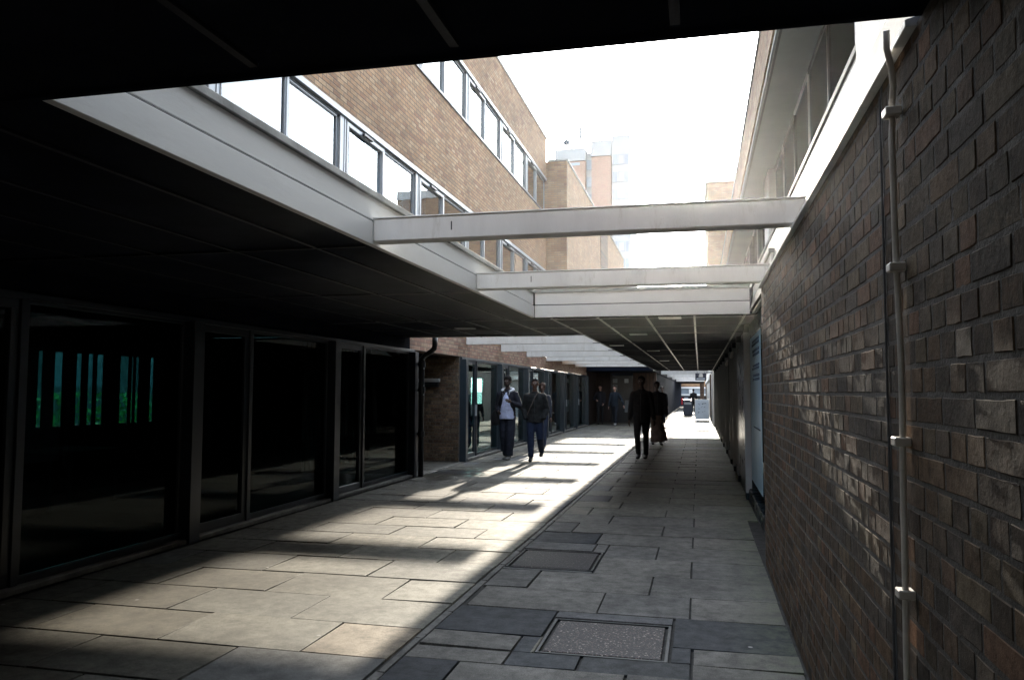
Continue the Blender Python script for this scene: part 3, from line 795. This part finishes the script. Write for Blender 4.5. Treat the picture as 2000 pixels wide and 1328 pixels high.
while y < 44:
    fr = MB(); y1 = y+1.55; e = .03
    fr.box(1.39,1.44,y,y1-.005,3.101,3.14); fr.box(1.39,1.44,y,y1-.005,5.55,5.598); fr.box(1.39,1.44,y,y+e,3.14,5.55)
    o = fr.build('window', M['frame_dark'] if k % 2 else M['alu'], ub)
    MB().box(1.41,1.416,y+e,y1-.006,3.14,5.55).build('pane', M['glass_dark'], o)
    y = y1; k += 1
# building further along on the right
fb = thing('far_brick_building', 'hazy buff brick block behind the beams on the right', 'building', (3, 50, 0))
MB().box(.55, 8, 46, 60, 3.2, 13.4).build('wall', M['brick_y'], fb)
MB().box(.45, 8.05, 45.9, 60.1, 13.4, 13.9).build('parapet', M['concrete'], fb)
for z in (5, 8, 11): MB().box(3,6,45.93,46.01,z,z+1.3).build('window', M['win_far'], fb)

# ------------------------------------------------------------------ tower block far behind
tw = thing('tower_block', 'tall pale and brick tower block with rooftop aerials in the haze', 'tower', (-16, 126, 0))
S = 1.4
def T(x0, x1, z0, z1, y0=126, y1=140, nm='wall', mat='brick_red'):
    return MB().box(x0*S, x1*S, y0, y1, 1.5+(z0-1.5)*S, 1.5+(z1-1.5)*S).build(nm, M[mat], tw)
T(-16.05,-12.56, -1, 28.2); T(-16.1,-12.52, 28.22, 29.66, 125.8, nm='parapet', mat='tower_white'); T(-15.3,-13.2, 27.7, 28.0, 125.9, 126, 'window', 'win_far'); T(-13.7,-12.9,24.9,25.5,125.95,126,'window','win_far')
T(-12.55,-11.86, -1, 29.3, 127, nm='stair_panel', mat='tower_white')
T(-11.85,-9.58, -1, 28.6); T(-11.9,-9.56, 28.62, 30.4, 125.8, nm='parapet', mat='tower_white')
T(-9.55,-7.40, -1, 31.0, 126.4, nm='wing', mat='tower_white')
for i in range(14):
    z1 = 28.75-i*2.02
    if z1 < 3: break
    wv = T(-9.45,-7.62, z1-1.18, z1, 126.28, 126.41, 'window', 'win_far')
    for xx in (-9.45,-8.9,-8.05,-7.66): MB().box(xx*S, (xx+.06)*S, 126.2, 126.28, 1.5+(z1-1.18-1.5)*S, 1.5+(z1-1.5)*S).build('frame', M['tower_white'], wv)
    MB().box(-8.75*S,-8.15*S,126.24,126.28,1.5+(z1-1.1-1.5)*S,1.5+(z1-.1-1.5)*S).build('curtain', M['tower_white'], wv)
    T(-12.47,-11.93, z1-1.5, z1-.3, 126.9, 127.0, 'window', 'win_far')
T(-15.8,-12.8, 29.7, 29.9, 128, 134, 'plant_deck', 'flash')
def aerial(x, z0, z1, label, style):
    X, Z0, Z1 = x*S, 1.5+(z0-1.5)*S, 1.5+(z1-1.5)*S
    t = thing('aerial', label, 'aerial', (X,128,Z0), 'rooftop aerials on the tower')
    MB().tube([(X,128,Z0),(X,128,Z1)], .07, 6).build('mast', M['mast'], t)
    if style == 1:
        MB().box(X-.25,X-.1,127.8,128,Z1-2.4,Z1-.3).box(X+.1,X+.25,127.8,128,Z1-2.4,Z1-.3).build('panel_antenna', M['mast'], t)
    if style == 2:
        MB().ball((X-.4,127.8,Z1-1), (.5,.15,.5)).build('dish', M['mast'], t)
    if style == 3:
        MB().tube([(X-.6,128,Z1-1.2),(X+.1,128,Z1-1.4)], .06, 6).tube([(X-.6,128,Z1-1.2),(X-.6,128,Z1)], .06, 6).build('arm', M['mast'], t)
aerial(-14.7,29.9,31.6,'short mast with a small dish at the left of the tower roof',2)
aerial(-14.4,29.9,31.2,'short bare mast just right of the dish on the tower roof',0)
aerial(-13.4,29.9,32.9,'tall mast with twin panel antennas on the lower tower roof',1)
aerial(-12.1,30.1,32.4,'thin mast above the stair strip of the tower',3)
aerial(-10.8,30.4,32.9,'mast with a side arm on the higher tower roof',3)
aerial(-9.9,30.4,33.1,'thick right hand mast on the higher tower roof',1)
# roof railing
rl = thing('roof_railing', 'thin railing along the tower roof edge', 'railing', (-14*S,126,41))
rm_ = MB()
for (a,b,z) in ((-14.9,-12.6,29.66),(-11.85,-9.6,30.4)):
    Z = 1.5+(z-1.5)*S
    rm_.tube([(a*S,126.2,Z+.9),(b*S,126.2,Z+.9)], .04, 6)
    for i in range(9): xx = (a+(b-a)*i/8)*S; rm_.tube([(xx,126.2,Z),(xx,126.2,Z+.9)], .035, 6)
rm_.build('rails', M['mast'], rl)

hzm = NT('bright_haze'); vs_ = hzm.n('ShaderNodeVolumeScatter'); vs_.inputs['Density'].default_value = .00024; vs_.inputs['Anisotropy'].default_value = .76
vs_.inputs['Color'].default_value = (.98,.99,1,1); hzm.l(vs_.outputs[0], hzm.out.inputs['Volume'])
hb = MB().box(-12, 8, 2.6, 27, 2.83, 22).build('haze', hzm.m); tag(hb, 'thin bright low sun haze hanging above the canopies', 'haze', kind='structure')
hzn = NT('glare_haze'); vn_ = hzn.n('ShaderNodeVolumeScatter'); vn_.inputs['Density'].default_value = .0013; vn_.inputs['Anisotropy'].default_value = .9  # denser haze added to imitate sun bloom over the beams
hzn.l(vn_.outputs[0], hzn.out.inputs['Volume'])
hb = MB().box(-2.02, .53, 2.15, 9.88, 1.9, 2.82).build('haze', hzn.m); tag(hb, 'haze added in the first roof opening to imitate sun glare around the beams', 'haze', kind='structure')
# ------------------------------------------------------------------ far end of the passage
eb = thing('timber_clad_building', 'dark timber clad block closing the left side of the far passage', 'building', (-5, 40, 0))
MB().box(-9, -4.3, 39.6, 40, 0, 2.44).build('wall', M['wood_dk'], eb)
MB().box(-3.2, -2.06, 39.7, 40.0, 0, 2.44).build('hoarding', M['wood'], eb); MB().box(-2.35,-2.06,40.01,96,0,2.44).build('dark_hoarding', M['soffit'], eb)
MB().box(-5.05,-5.0,36.1,39.59,0,2.44).build('side_wall', M['wood_dk'], eb)
dr = MB().box(-4.29,-3.21,39.75,39.80,0,2.3).build('door', M['frame_dark'], eb)
for x0, x1, z0, z1 in ((-4.2,-3.97,1.95,2.15),(-4.2,-3.97,1.55,1.85),(-3.62,-3.42,1.95,2.15),(-3.62,-3.42,.5,1.1),(-4.18,-4.02,.5,1.0)):
    MB().box(x0,x1,39.735,39.749,z0,z1).build('pane', M['win_far'], dr)
for k in range(6): MB().box(-3.15+k*.19,-3.12+k*.19,39.66,39.7,0,2.4).build('cladding_rib', M['wood_dk'], eb)
bs = thing('bench', 'low pale bench against the timber hoarding', 'bench', (-2.9,39.3,0))
MB().box(-3.3,-2.3,39.1,39.5,.42,.48).build('seat', M['concrete'], bs); MB().box(-3.2,-3.05,39.15,39.45,0,.42).build('leg', M['black'], bs); MB().box(-2.6,-2.45,39.15,39.45,0,.42).build('leg', M['black'], bs)
rw = thing('side_building', 'plain grey wall on the right of the far passage', 'wall', (.7, 60, 0))
MB().box(.62, 3, 36.05, 74, 0, 3.1).build('wall', M['concrete'], rw)
MB().box(.55,.615,44,44.3,0,2.45).box(.52,.6,72,72.4,0,2.45).build('pier', M['brick_dk'], rw)
MB().box(.50,.60,45,71,2.2,2.4).build('pale_trim', M['white'], rw)
# facade across the far end
fe = thing('far_shop_building', 'low pale banded building with a red and black shopfront at the far end', 'building', (-2, 95, 0))
MB().box(-20,12,95,105,1.92,3.3).build('brick_band', M['brick_x'], fe)
MB().box(-20,12,94.8,95,1.92,2.12).box(-20,12,94.8,95,1.10,1.30).build('white_band', M['white_far'], fe)
MB().box(-20,12,94.95,95.1,1.30,1.92).build('window_band', M['win_far'], fe)
MB().box(-20,12,94.9,95.2,0,1.10).build('shop_base', M['black'], fe)
MB().box(-20,12,95.2,105,0,1.9).build('core', M['room'], fe)
for x in (-2.32,-2.02): MB().box(x-.13,x+.11,94.8,94.9,.05,.85).build('door', M['red'], fe)
MB().box(-1.2,-.8,94.75,94.8,1.35,1.85).build('sign_panel', M['white_far'], fe)
MB().box(-3.0,-2.6,94.8,94.9,.75,.85).box(-1.75,-1.3,94.8,94.9,.78,.88).build('shop_sign', M['board'], fe)
MB().box(-1.75,-1.3,94.8,94.9,.35,.45).build('shop_sign', M['ink'], fe)
bp = thing('brick_pier', 'dark brick pier standing before the far pale building', 'pier', (.1, 80, 0))
MB().box(.05,.45,80,80.4,0,2.45).build('brickwork', M['brick_dk'], bp)

bn = thing('litter_bin', 'square dark litter bin on the sunlit paving at the far end', 'bin', (-.75,52,0))
MB().box(-1.02,-.46,52,52.5,.06,.95).build('body', M['sign'], bn, bevel=.02)
MB().box(-1.04,-.44,51.98,52.52,.96,1.04).build('lid', M['black'], bn, bevel=.02)
MB().box(-.96,-.52,51.985,52,.72,.86).build('label_plate', M['alu'], bn)
MB().box(-.98,-.50,52.05,52.45,0,.06).build('base', M['black'], bn)

ab = thing('a_board', 'white pavement A-board leaning on the paving at the right', 'sign', (.12,44,0))
def aboard(ysign):
    m = MB(); t_ = .02
    y0 = 44 + ysign*.30; y1 = 44 + ysign*.04
    for (x0,x1,z0,z1) in ((-.22,.46,.06,1.12),):
        m.add([(x0,y0,z0),(x1,y0,z0),(x1,y1,z1),(x0,y1,z1),(x0,y0+t_,z0),(x1,y0+t_,z0),(x1,y1+t_,z1),(x0,y1+t_,z1)],
              [(0,1,2,3),(7,6,5,4),(0,4,5,1),(1,5,6,2),(2,6,7,3),(3,7,4,0)])
    return m
aboard(-1).build('board', M['board'], ab); aboard(1).build('board', M['board'], ab)
fr = MB()
for x in (-.25,.46): fr.add([(x,43.67,0),(x+.03,43.67,0),(x+.03,43.95,1.15),(x,43.95,1.15),(x,43.71,0),(x+.03,43.71,0),(x+.03,43.99,1.15),(x,43.99,1.15)],[(0,1,2,3),(7,6,5,4),(0,4,5,1),(1,5,6,2),(2,6,7,3),(3,7,4,0)])
fr.build('board_frame', M['white'], ab)
mk = MB(); rk = random.Random(4)
for i in range(16):
    z = rk.uniform(.3,.95); x = rk.uniform(-.12,.34); yy = 43.70+(z-.06)/1.06*.26-.006
    mk.box(x,x+rk.uniform(.03,.09),yy-.004,yy,z,z+.02)
mk.build('chalk_marks', M['ink'], ab)

hs_ = thing('hanging_sign', 'dark hanging sign with a white emblem under the far canopy edge', 'sign', (.1,40,2.1))
MB().box(-.19,.33,40,40.03,2.08,2.43).build('panel', M['sign'], hs_)
em = MB(); em.add([(x,39.995,z) for x,z in ((-.05,2.24),(0,2.28),(-.04,2.31),(.01,2.345),(-.02,2.37),(.03,2.415),(.12,2.42),(.17,2.38),(.165,2.30),(.185,2.25),(.14,2.235),(.05,2.235))], [tuple(range(12))])
em.build('emblem', M['white_far'], hs_)
MB().box(-.13,.27,39.99,39.998,2.13,2.19).build('name_strip', M['board'], hs_)
MB().tube([(-.1,40.015,2.43),(-.1,40.015,2.52)], .01, 6).tube([(.24,40.015,2.43),(.24,40.015,2.52)], .01, 6).build('hanger', M['black'], hs_)
MB().box(.3,.62,40.0,40.03,2.44,2.50).build('bracket', M['alu'], hs_)

# unseen wall added behind the viewer to keep sky light out
bw_ = thing('added_rear_wall', 'unseen brick wall added behind the viewer to block sky light', 'wall', (-2,-13,0))
MB().box(-9, 3, -13.3, -13.02, 0, 12).build('brickwork', M['brick_y'], bw_)  # brickwork of the added rear wall, unseen
MB().box(-2.5,-1,-13.02,-12.97,0,2.1).build('door', M['frame_dark'], bw_)  # door on the added rear wall, unseen
MB().box(.73,.9,-13,7.4,0,2.45).build('backing_wall', M['mortar'], wall)

# ------------------------------------------------------------------ people
def finish(mb, name, mat, parent, vox, smooth_it=3, wr=0.0, wscale=9, label=None):
    """join the lofts into one continuous surface"""
    me = mb.mesh(name); ob = bpy.data.objects.new(name+'_src', me); COL.objects.link(ob)
    bm = bmesh.new(); bm.from_mesh(me); bmesh.ops.recalc_face_normals(bm, faces=bm.faces); bm.to_mesh(me); bm.free()
    r = ob.modifiers.new('r', 'REMESH'); r.mode = 'VOXEL'; r.voxel_size = vox
    s = ob.modifiers.new('s', 'SMOOTH'); s.factor = .5; s.iterations = smooth_it
    dg = bpy.context.evaluated_depsgraph_get(); dg.update()
    m2 = bpy.data.meshes.new_from_object(ob.evaluated_get(dg)); m2.name = name
    bpy.data.objects.remove(ob); bpy.data.meshes.remove(me)
    if wr:
        seed = Vector((random.random()*50, random.random()*50, 0))
        vn = [v.normal.copy() for v in m2.vertices]
        for v, nn in zip(m2.vertices, vn):
            q = Vector((v.co.x*wscale, v.co.y*wscale, v.co.z*wscale*1.4)) + seed
            a = noise.noise(q)*.6 + abs(noise.noise(q*2.1))*.8 - .3
            v.co += nn * a * wr
    for p in m2.polygons: p.use_smooth = True
    m2.materials.clear(); m2.materials.append(mat)
    o = bpy.data.objects.new(name, m2); COL.objects.link(o)
    if parent: o.parent = parent
    if label: o['label'] = label
    return o
_cm = {}
def cloth(c, rough=.85):
    k = (c, rough)
    if k not in _cm: _cm[k] = pmat('cloth', c, rough, .25, 8, .5, 180, local=True, spec=.3)
    return _cm[k]
def knee(h, a, l1, l2, fwd):
    h, a = Vector(h), Vector(a); d = a - h; L = min(d.length, (l1+l2)*.999); d.normalize()
    t = (l1*l1 - l2*l2 + L*L)/(2*L); q = math.sqrt(max(0, l1*l1 - t*t))
    f = Vector(fwd); f = (f - d*f.dot(d)).normalized()
    return h + d*t + f*q, h + d*L
def hand(mb, wrist, elbow, side, curl=.5, palm_n=None, sc_=1.0, fr=.0085):
    w_, e_ = Vector(wrist), Vector(elbow); d = (w_-e_).normalized()
    sd = Vector(palm_n or (side,0,0)); sd = (sd - d*sd.dot(d)).normalized()      # palm normal
    ac = d.cross(sd).normalized()                                                # across the palm
    mb.loft([w_-d*.02, w_+d*.02, w_+d*.06, w_+d*.09], [(.026,.02),(.034,.018),(.042,.017),(.041,.014)], side=ac)
    for i, ln in enumerate((.068,.078,.072,.058)):
        b = w_ + d*.088 + ac*(-.031+.0205*i)
        a1 = d*math.cos(curl*.5) + sd*math.sin(curl*.5); a2 = d*math.cos(curl*1.3) + sd*math.sin(curl*1.3); a3 = d*math.cos(curl*2) + sd*math.sin(curl*2)
        p1 = b + a1*ln*.42; p2 = p1 + a2*ln*.33; p3 = p2 + a3*ln*.25
        mb.loft([b - d*.01, p1, p2, p3], [fr*1.08, fr, fr*.92, fr*.8], n=8)
    b = w_ + d*.03 - ac*.032
    t1 = b + (d*.6 - ac*.8 + sd*.3).normalized()*.038; t2 = t1 + (d*.85 - ac*.3 + sd*.5).normalized()*.032
    mb.loft([b + ac*.012, t1, t2], [fr*1.35, fr*1.1, fr*.85], n=8)

def person(label, loc, rz, H=1.8, skin=(.09,.05,.035), feet=((-.10,-.22,0),(.10,.25,.0)), hands=None, jacket=(.012,.014,.020), shirt=None,
           trousers=(.015,.017,.026), shoes=(.012,.012,.014), hair=(.008,.007,.007), loose=1.0, legw=1.0, detail=2, hem=.84, hood=None, skirt=None,
           turn=0.0, nod=0.0, pockets=False, group='people walking in the passage', beard=False, cap=None, open_front=False, shoe_label=None, puff=1.0, bigger_hair=1.0):
    k = H/1.8
    t = bpy.data.objects.new('person', None); COL.objects.link(t); t.empty_display_size = .3
    t.location = loc; t.rotation_euler = (0,0,rz); t.scale = (k,k,k)
    tag(t, label, 'person', group)
    vox = {2:.0085, 1:.015, 0:.022}[detail]
    # ---- skeleton
    pz = .93; sh = 1.44
    hipL, hipR = Vector((.095,0,pz)), Vector((-.095,0,pz))
    fR, fL = Vector(feet[0]), Vector(feet[1])      # ankles at z .085 over the foot position
    aR, aL = fR + Vector((0,.04,.085)), fL + Vector((0,.04,.085))
    kR, aR = knee(hipR, aR, .435, .42, (0,-1,0)); kL, aL = knee(hipL, aL, .435, .42, (0,-1,0))
    SR, SL = Vector((-.172,0,sh-.022)), Vector((.172,0,sh-.022))
    if hands is None: hands = ((-.27,.08,.80),(.27,-.10,.80))
    def arm(S, Hn, out):
        Hn = Vector(Hn); el, Hn = knee(S, Hn, .30, .265, (out*.5, .9, -.2)); return el, Hn
    eR, wR = arm(SR, hands[0], -1); eL, wL = arm(SL, hands[1], 1)
    # ---- body
    b = MB()
    b.loft([(0,0,.90),(0,0,1.0),(0,0,1.12),(0,-.01,1.28),(0,0,1.40),(0,.01,1.46)], [(.15,.10),(.145,.095),(.125,.085),(.15,.10),(.15,.09),(.08,.06)])
    b.loft([(0,.012,1.44),(0,.008,1.50),(0,0,1.57)], [(.062,.06),(.055,.056),(.052,.056)])
    hc = Vector((0,-.012,1.69))
    b.ball(hc + Vector((0,.012,.015)), (.076,.094,.098), 14)
    b.ball(hc + Vector((0,-.028,-.045)), (.057,.062,.068), 12)
    b.ball(hc + Vector((0,-.058,-.088)), (.032,.03,.026), 10)
    b.loft([hc + Vector((0,-.085,.012)), hc + Vector((0,-.098,-.012)), hc + Vector((0,-.108,-.034))], [.010,.013,.018], n=8)
    b.ball(hc + Vector((0,-.088,-.064)), (.026,.012,.010), 8)
    b.ball(hc + Vector((-.030,-.078,.022)), (.022,.012,.009), 8); b.ball(hc + Vector((.030,-.078,.022)), (.022,.012,.009), 8)
    for s in (-1,1): b.ball(hc + Vector((s*.078,.012,-.012)), (.010,.018,.030), 8)
    for S, e, w_, s, hn in ((SR,eR,wR,-1,0),(SL,eL,wL,1,1)):
        b.loft([S, S.lerp(e,.5), e], [.048,.044,.036]); b.loft([e, e.lerp(w_,.45), w_], [.037,.034,.026])
        if not pockets: hand(b, w_, e, s, curl=.55, palm_n=(-s*.8,.3,0), fr=.0085 if detail == 2 else .011)
    for h_, k_, a_ in ((hipR,kR,aR),(hipL,kL,aL)):
        b.loft([h_, h_.lerp(k_,.5), k_], [.075,.068,.05]); b.loft([k_, k_.lerp(a_,.35), a_], [.05,.052,.035])
        b.loft([a_ + Vector((0,.02,-.03)), a_ + Vector((0,-.08,-.055))], [(.03,.03),(.035,.02)])
    bo = finish(b, 'body', pmat('skin', skin, .5, .15, 14, .15, 120, local=True), t, vox, 2)
    # ---- hair
    h = MB(); bh = bigger_hair
    h.ball(hc + Vector((0,.022,.040)), (.083*bh,.095*bh,.088*bh), 14)
    h.ball(hc + Vector((0,.055,-.01)), (.072*bh,.06*bh,.07*bh), 12)
    h.ball(hc + Vector((0,-.035,.082)), (.058*bh,.045,.030), 10)
    finish(h, 'hair' if not cap else 'hat', cloth(cap or hair), t, max(vox, .010), 2, .006, 40)
    if beard:
        q = MB(); q.ball(hc + Vector((0,-.052,-.092)), (.044,.044,.032), 10); q.loft([hc+Vector((-.062,-.02,-.03)), hc+Vector((-.045,-.06,-.085)), hc+Vector((.045,-.06,-.085)), hc+Vector((.062,-.02,-.03))], [.014,.018,.018,.014], n=8)
        finish(q, 'beard', cloth(hair), t, vox, 2)
    if detail == 2:
        for s in (-1,1):
            MB().ball(hc + Vector((s*.030,-.0865,.006)), (.011,.006,.007), 8).build('eye', M['white_far'], t, smooth=True, local=True)
        for s in (-1,1):
            MB().ball(hc + Vector((s*.030,-.0925,.006)), (.005,.003,.005), 8).build('pupil', M['black'], t, smooth=True, local=True)
        MB().ball(hc + Vector((0,-.0985,-.064)), (.020,.005,.0035), 8).build('lips', cloth((skin[0]*1.1, skin[1]*.75, skin[2]*.8)), t, smooth=True, local=True)
    # ---- jacket with sleeves
    j = MB(); L_ = loose
    hz = hem
    tors = [(hz,.175,.135),(hz+.10,.172,.132),(1.05,.162,.125),(1.18,.17,.13),(1.30,.182,.135),(1.40,.175,.12),(1.465,.115,.09)]
    tors = [q for q in tors if q[0] >= hz]
    j.loft([(0, .004 if z < 1.3 else .01, z) for z, _, _ in tors], [(a*L_, c*L_) for _, a, c in tors], n=20, round_ends=False)
    j.loft([(-.185,.005,1.405),(-.10,.01,1.437),(0,.015,1.462),(.10,.01,1.437),(.185,.005,1.405)], [(.052,.052),(.062,.062),(.075,.075),(.062,.062),(.052,.052)], side=(0,1,0))
    for S, e, w_, s in ((SR,eR,wR,-1),(SL,eL,wL,1)):
        q = puff
        we = w_.lerp(e, .04)
        j.loft([S + Vector((0,0,.0)), S.lerp(e,.35), S.lerp(e,.7), e], [.073*q,.070*q,.064*q,.060*q]); j.loft([e, e.lerp(we,.5), we], [.060*q,.054*q,.043*q])
    # collar
    j.loft([(0,.012,1.44),(0,.010,1.525)], [(.088,.085),(.078,.078)], n=16, round_ends=False)
    finish(j, 'jacket', cloth(jacket), t, max(vox, .010), 2, .010*L_, 9)
    if not open_front:
        zp = MB(); zp.loft([(0,-.142*L_,hz+.04),(0,-.138*L_,1.1),(0,-.146*L_,1.28),(0,-.118,1.43)], [(.006,.004)]*4, n=8)
        zp.build('zip', cloth(tuple(c*2.2 for c in jacket), .4), t, smooth=True, local=True)
    if shirt:
        s_ = MB()
        s_.loft([(0.0,-.046,hz+.02),(0,-.048,1.0),(0,-.050,1.18),(0,-.045,1.32),(0,-.012,1.43)], [(.160*L_,.118*L_),(.150*L_,.116*L_),(.124,.112*L_),(.092,.110*L_),(.062,.090)], n=18, round_ends=False)
        finish(s_, 'shirt', cloth(shirt), t, .010, 2, .012, 14)
    if hood:
        hd_ = MB()
        n = 14
        pts = []
        for i in range(n+1):
            a = math.pi*(-.32 + 1.64*i/n)
            pts.append((.118*math.cos(a), .02+.085*math.sin(a), 1.505 + .035*math.sin(a)))
        hd_.loft(pts, [(.030,.040)]*len(pts), side=(0,0,1), n=10)
        hd_.loft([(.085,-.085,1.49),(.055,-.125,1.36),(.048,-.14,1.20)], [.014,.006,.005], n=8)
        hd_.loft([(-.085,-.085,1.49),(-.062,-.125,1.36),(-.085,-.135,1.15)], [.014,.006,.005], n=8)
        finish(hd_, 'hood', cloth(hood), t, .009, 2, .008, 18)
    # ---- trousers or skirt
    tr = MB(); lw = legw
    tr.loft([(0,0,1.0),(0,.004,.93),(0,.006,.86)], [(.150,.108),(.165,.122),(.155,.118)], n=18)
    for h_, k_, a_, s in ((hipR,kR,aR,-1),(hipL,kL,aL,1)):
        hh = h_ + Vector((s*-.008,0,-.01)); bt = a_ + (k_-a_).normalized()*.005
        tr.loft([hh, hh.lerp(k_,.35), hh.lerp(k_,.7), k_, k_.lerp(bt,.4), k_.lerp(bt,.8), bt], [.098,.092*min(lw,1.15),.078*lw,.067*lw,.066*lw,.056*lw,.054*lw], n=14, round_ends=False)
    finish(tr, 'trousers', cloth(trousers), t, max(vox, .010), 2, .009*lw, 8)
    if skirt:
        sk = MB(); sk.loft([(0,.0,1.0),(0,.0,.8),(.02,.02,.5),(.04,.04,.25),(.06,.05,.10)], [(.16,.12),(.18,.15),(.20,.18),(.235,.21),(.25,.22)], n=20, round_ends=False)
        finish(sk, 'long_skirt', cloth(skirt), t, .02, 2, .03, 6)
    # ---- shoes
    for a_, f_ in ((aR, fR), (aL, fL)):
        s_ = MB(); lift = a_.z - .085
        tip = -.03*min(1, lift*8)
        base = Vector((a_.x, a_.y, a_.z-.085))
        s_.loft([base + Vector((0,.045,.045)), base + Vector((0,0,.05)), base + Vector((0,-.07,.04)), base + Vector((0,-.15,.032+tip)), base + Vector((0,-.19,.028+tip))],
                [(.036,.042),(.041,.048),(.046,.036),(.046,.030),(.034,.024)], n=14)
        s_.loft([a_ + Vector((0,.01,-.03)), a_ + Vector((0,.01,.03))], [.045,.042])
        o = finish(s_, 'shoe', cloth(shoes, .45), t, .009, 1)
    t['_k'] = k
    del t['_k']
    return t

toC = R(13)
p1 = person('man in pale lilac shirt and white hood under a dark open jacket, hand raised', (-4.17,17.28,0), R(-4), 1.84, skin=(.045,.026,.020),
    feet=((-.055,.06,.0),(.075,-.16,.0)), hands=((-.15,-.19,1.05),(.16,-.24,1.24)), jacket=(.012,.014,.024), shirt=(.50,.57,.82), hood=(.62,.66,.74),
    trousers=(.014,.018,.032), shoes=(.13,.13,.13), legw=1.5, loose=1.1, beard=True, open_front=True, detail=2, hem=.86, bigger_hair=1.07)
bg_ = thing('shoulder_bag', 'black bag hanging at the hip of the man in the pale shirt', 'bag', (-4.42,17.25,.85))
m = MB(); m.loft([(-4.43,17.22,.80),(-4.42,17.22,.92),(-4.41,17.22,1.05)], [(.10,.06),(.11,.065),(.08,.05)]); m.build('bag_body', cloth((.012,.012,.015)), bg_, smooth=True)
m = MB(); m.loft([(-4.40,17.20,1.05),(-4.36,17.14,1.25),(-4.28,17.13,1.46),(-4.20,17.22,1.55)], [.012]*4); m.build('strap', cloth((.02,.02,.024)), bg_, smooth=True)
p2 = person('man in black zipped jacket and navy jeans with hands in pockets', (-3.50,17.06,0), R(6), 1.78, skin=(.075,.042,.030),
    feet=((-.075,-.19,.0),(.125,.22,.10)), hands=((-.20,-.12,.93),(.20,-.12,.93)), jacket=(.012,.014,.016), trousers=(.012,.022,.055), shoes=(.010,.010,.010),
    loose=1.13, legw=1.15, pockets=True, detail=2, hem=.84, puff=1.14, bigger_hair=.97)
m = MB(); m.loft([(-3.40,16.93,1.50),(-3.48,16.90,1.36),(-3.56,16.88,1.18),(-3.64,16.90,1.0)], [(.012,.005)]*4)
cs = m.build('bag_strap', cloth((.07,.06,.055), .5)); tag(cs, 'thin brown strap worn across the black jacket', 'strap')
p3 = person('person with brown hair mostly hidden behind the man in jeans', (-4.07,20.8,0), R(0), 1.72, skin=(.10,.06,.05), feet=((-.08,.1,0),(.08,-.18,0)),
    jacket=(.03,.035,.05), trousers=(.02,.03,.06), detail=1, hair=(.05,.03,.025), bigger_hair=1.12)
p4 = person('tall dark silhouetted man in black coat walking down the middle', (-1.27,18.07,0), R(-3), 1.85, skin=(.06,.035,.03), feet=((-.05,-.20,.04),(.07,.12,.0)),
    hands=((-.27,-.02,.82),(.27,.05,.82)), jacket=(.012,.013,.018), trousers=(.010,.011,.016), shoes=(.008,.008,.009), loose=1.10, legw=1.0, detail=2, hem=.80, puff=1.08)
p5 = person('person in dark coat and long brown skirt behind the silhouetted man', (-1.19,23.2,0), R(8), 1.80, skin=(.05,.03,.025), feet=((-.12,.1,0),(.10,-.1,0)),
    jacket=(.012,.013,.017), trousers=(.012,.012,.015), skirt=(.10,.075,.07), loose=1.2, detail=1, puff=1.2)
p6 = person('dark figure in black with a pale glint at the cheek, near the far sunlit paving', (-1.72,38.5,0), R(0), 1.75, skin=(.10,.07,.06), feet=((-.08,-.2,0),(.09,.2,0)),
    jacket=(.010,.011,.014), trousers=(.02,.03,.05), detail=0, loose=1.1)
p7 = person('left one of the pair in black clothes by the dark timber wall', (-4.52,37.2,0), R(10), 1.82, skin=(.40,.24,.19), feet=((-.1,-.1,0),(.1,.1,0)),
    hands=((-.20,-.22,1.10),(.14,-.2,.95)), jacket=(.012,.013,.018), trousers=(.012,.013,.016), detail=1)
p8 = person('right one of the pair, pale faced in a dark blue jacket, striding', (-3.72,36.0,0), R(-8), 1.78, skin=(.42,.26,.21), feet=((-.05,.2,.0),(.08,-.25,0)),
    hands=((-.26,-.08,.85),(.42,-.05,.92)), jacket=(.011,.018,.028), trousers=(.012,.016,.024), shoes=(.35,.35,.36), detail=1)
p9 = person('small dark figure beside the A-board at the far end', (-.42,58,0), R(180), 1.75, skin=(.2,.12,.1), feet=((-.08,-.15,0),(.09,.15,0)),
    jacket=(.012,.013,.016), trousers=(.012,.013,.016), detail=0, loose=1.1)
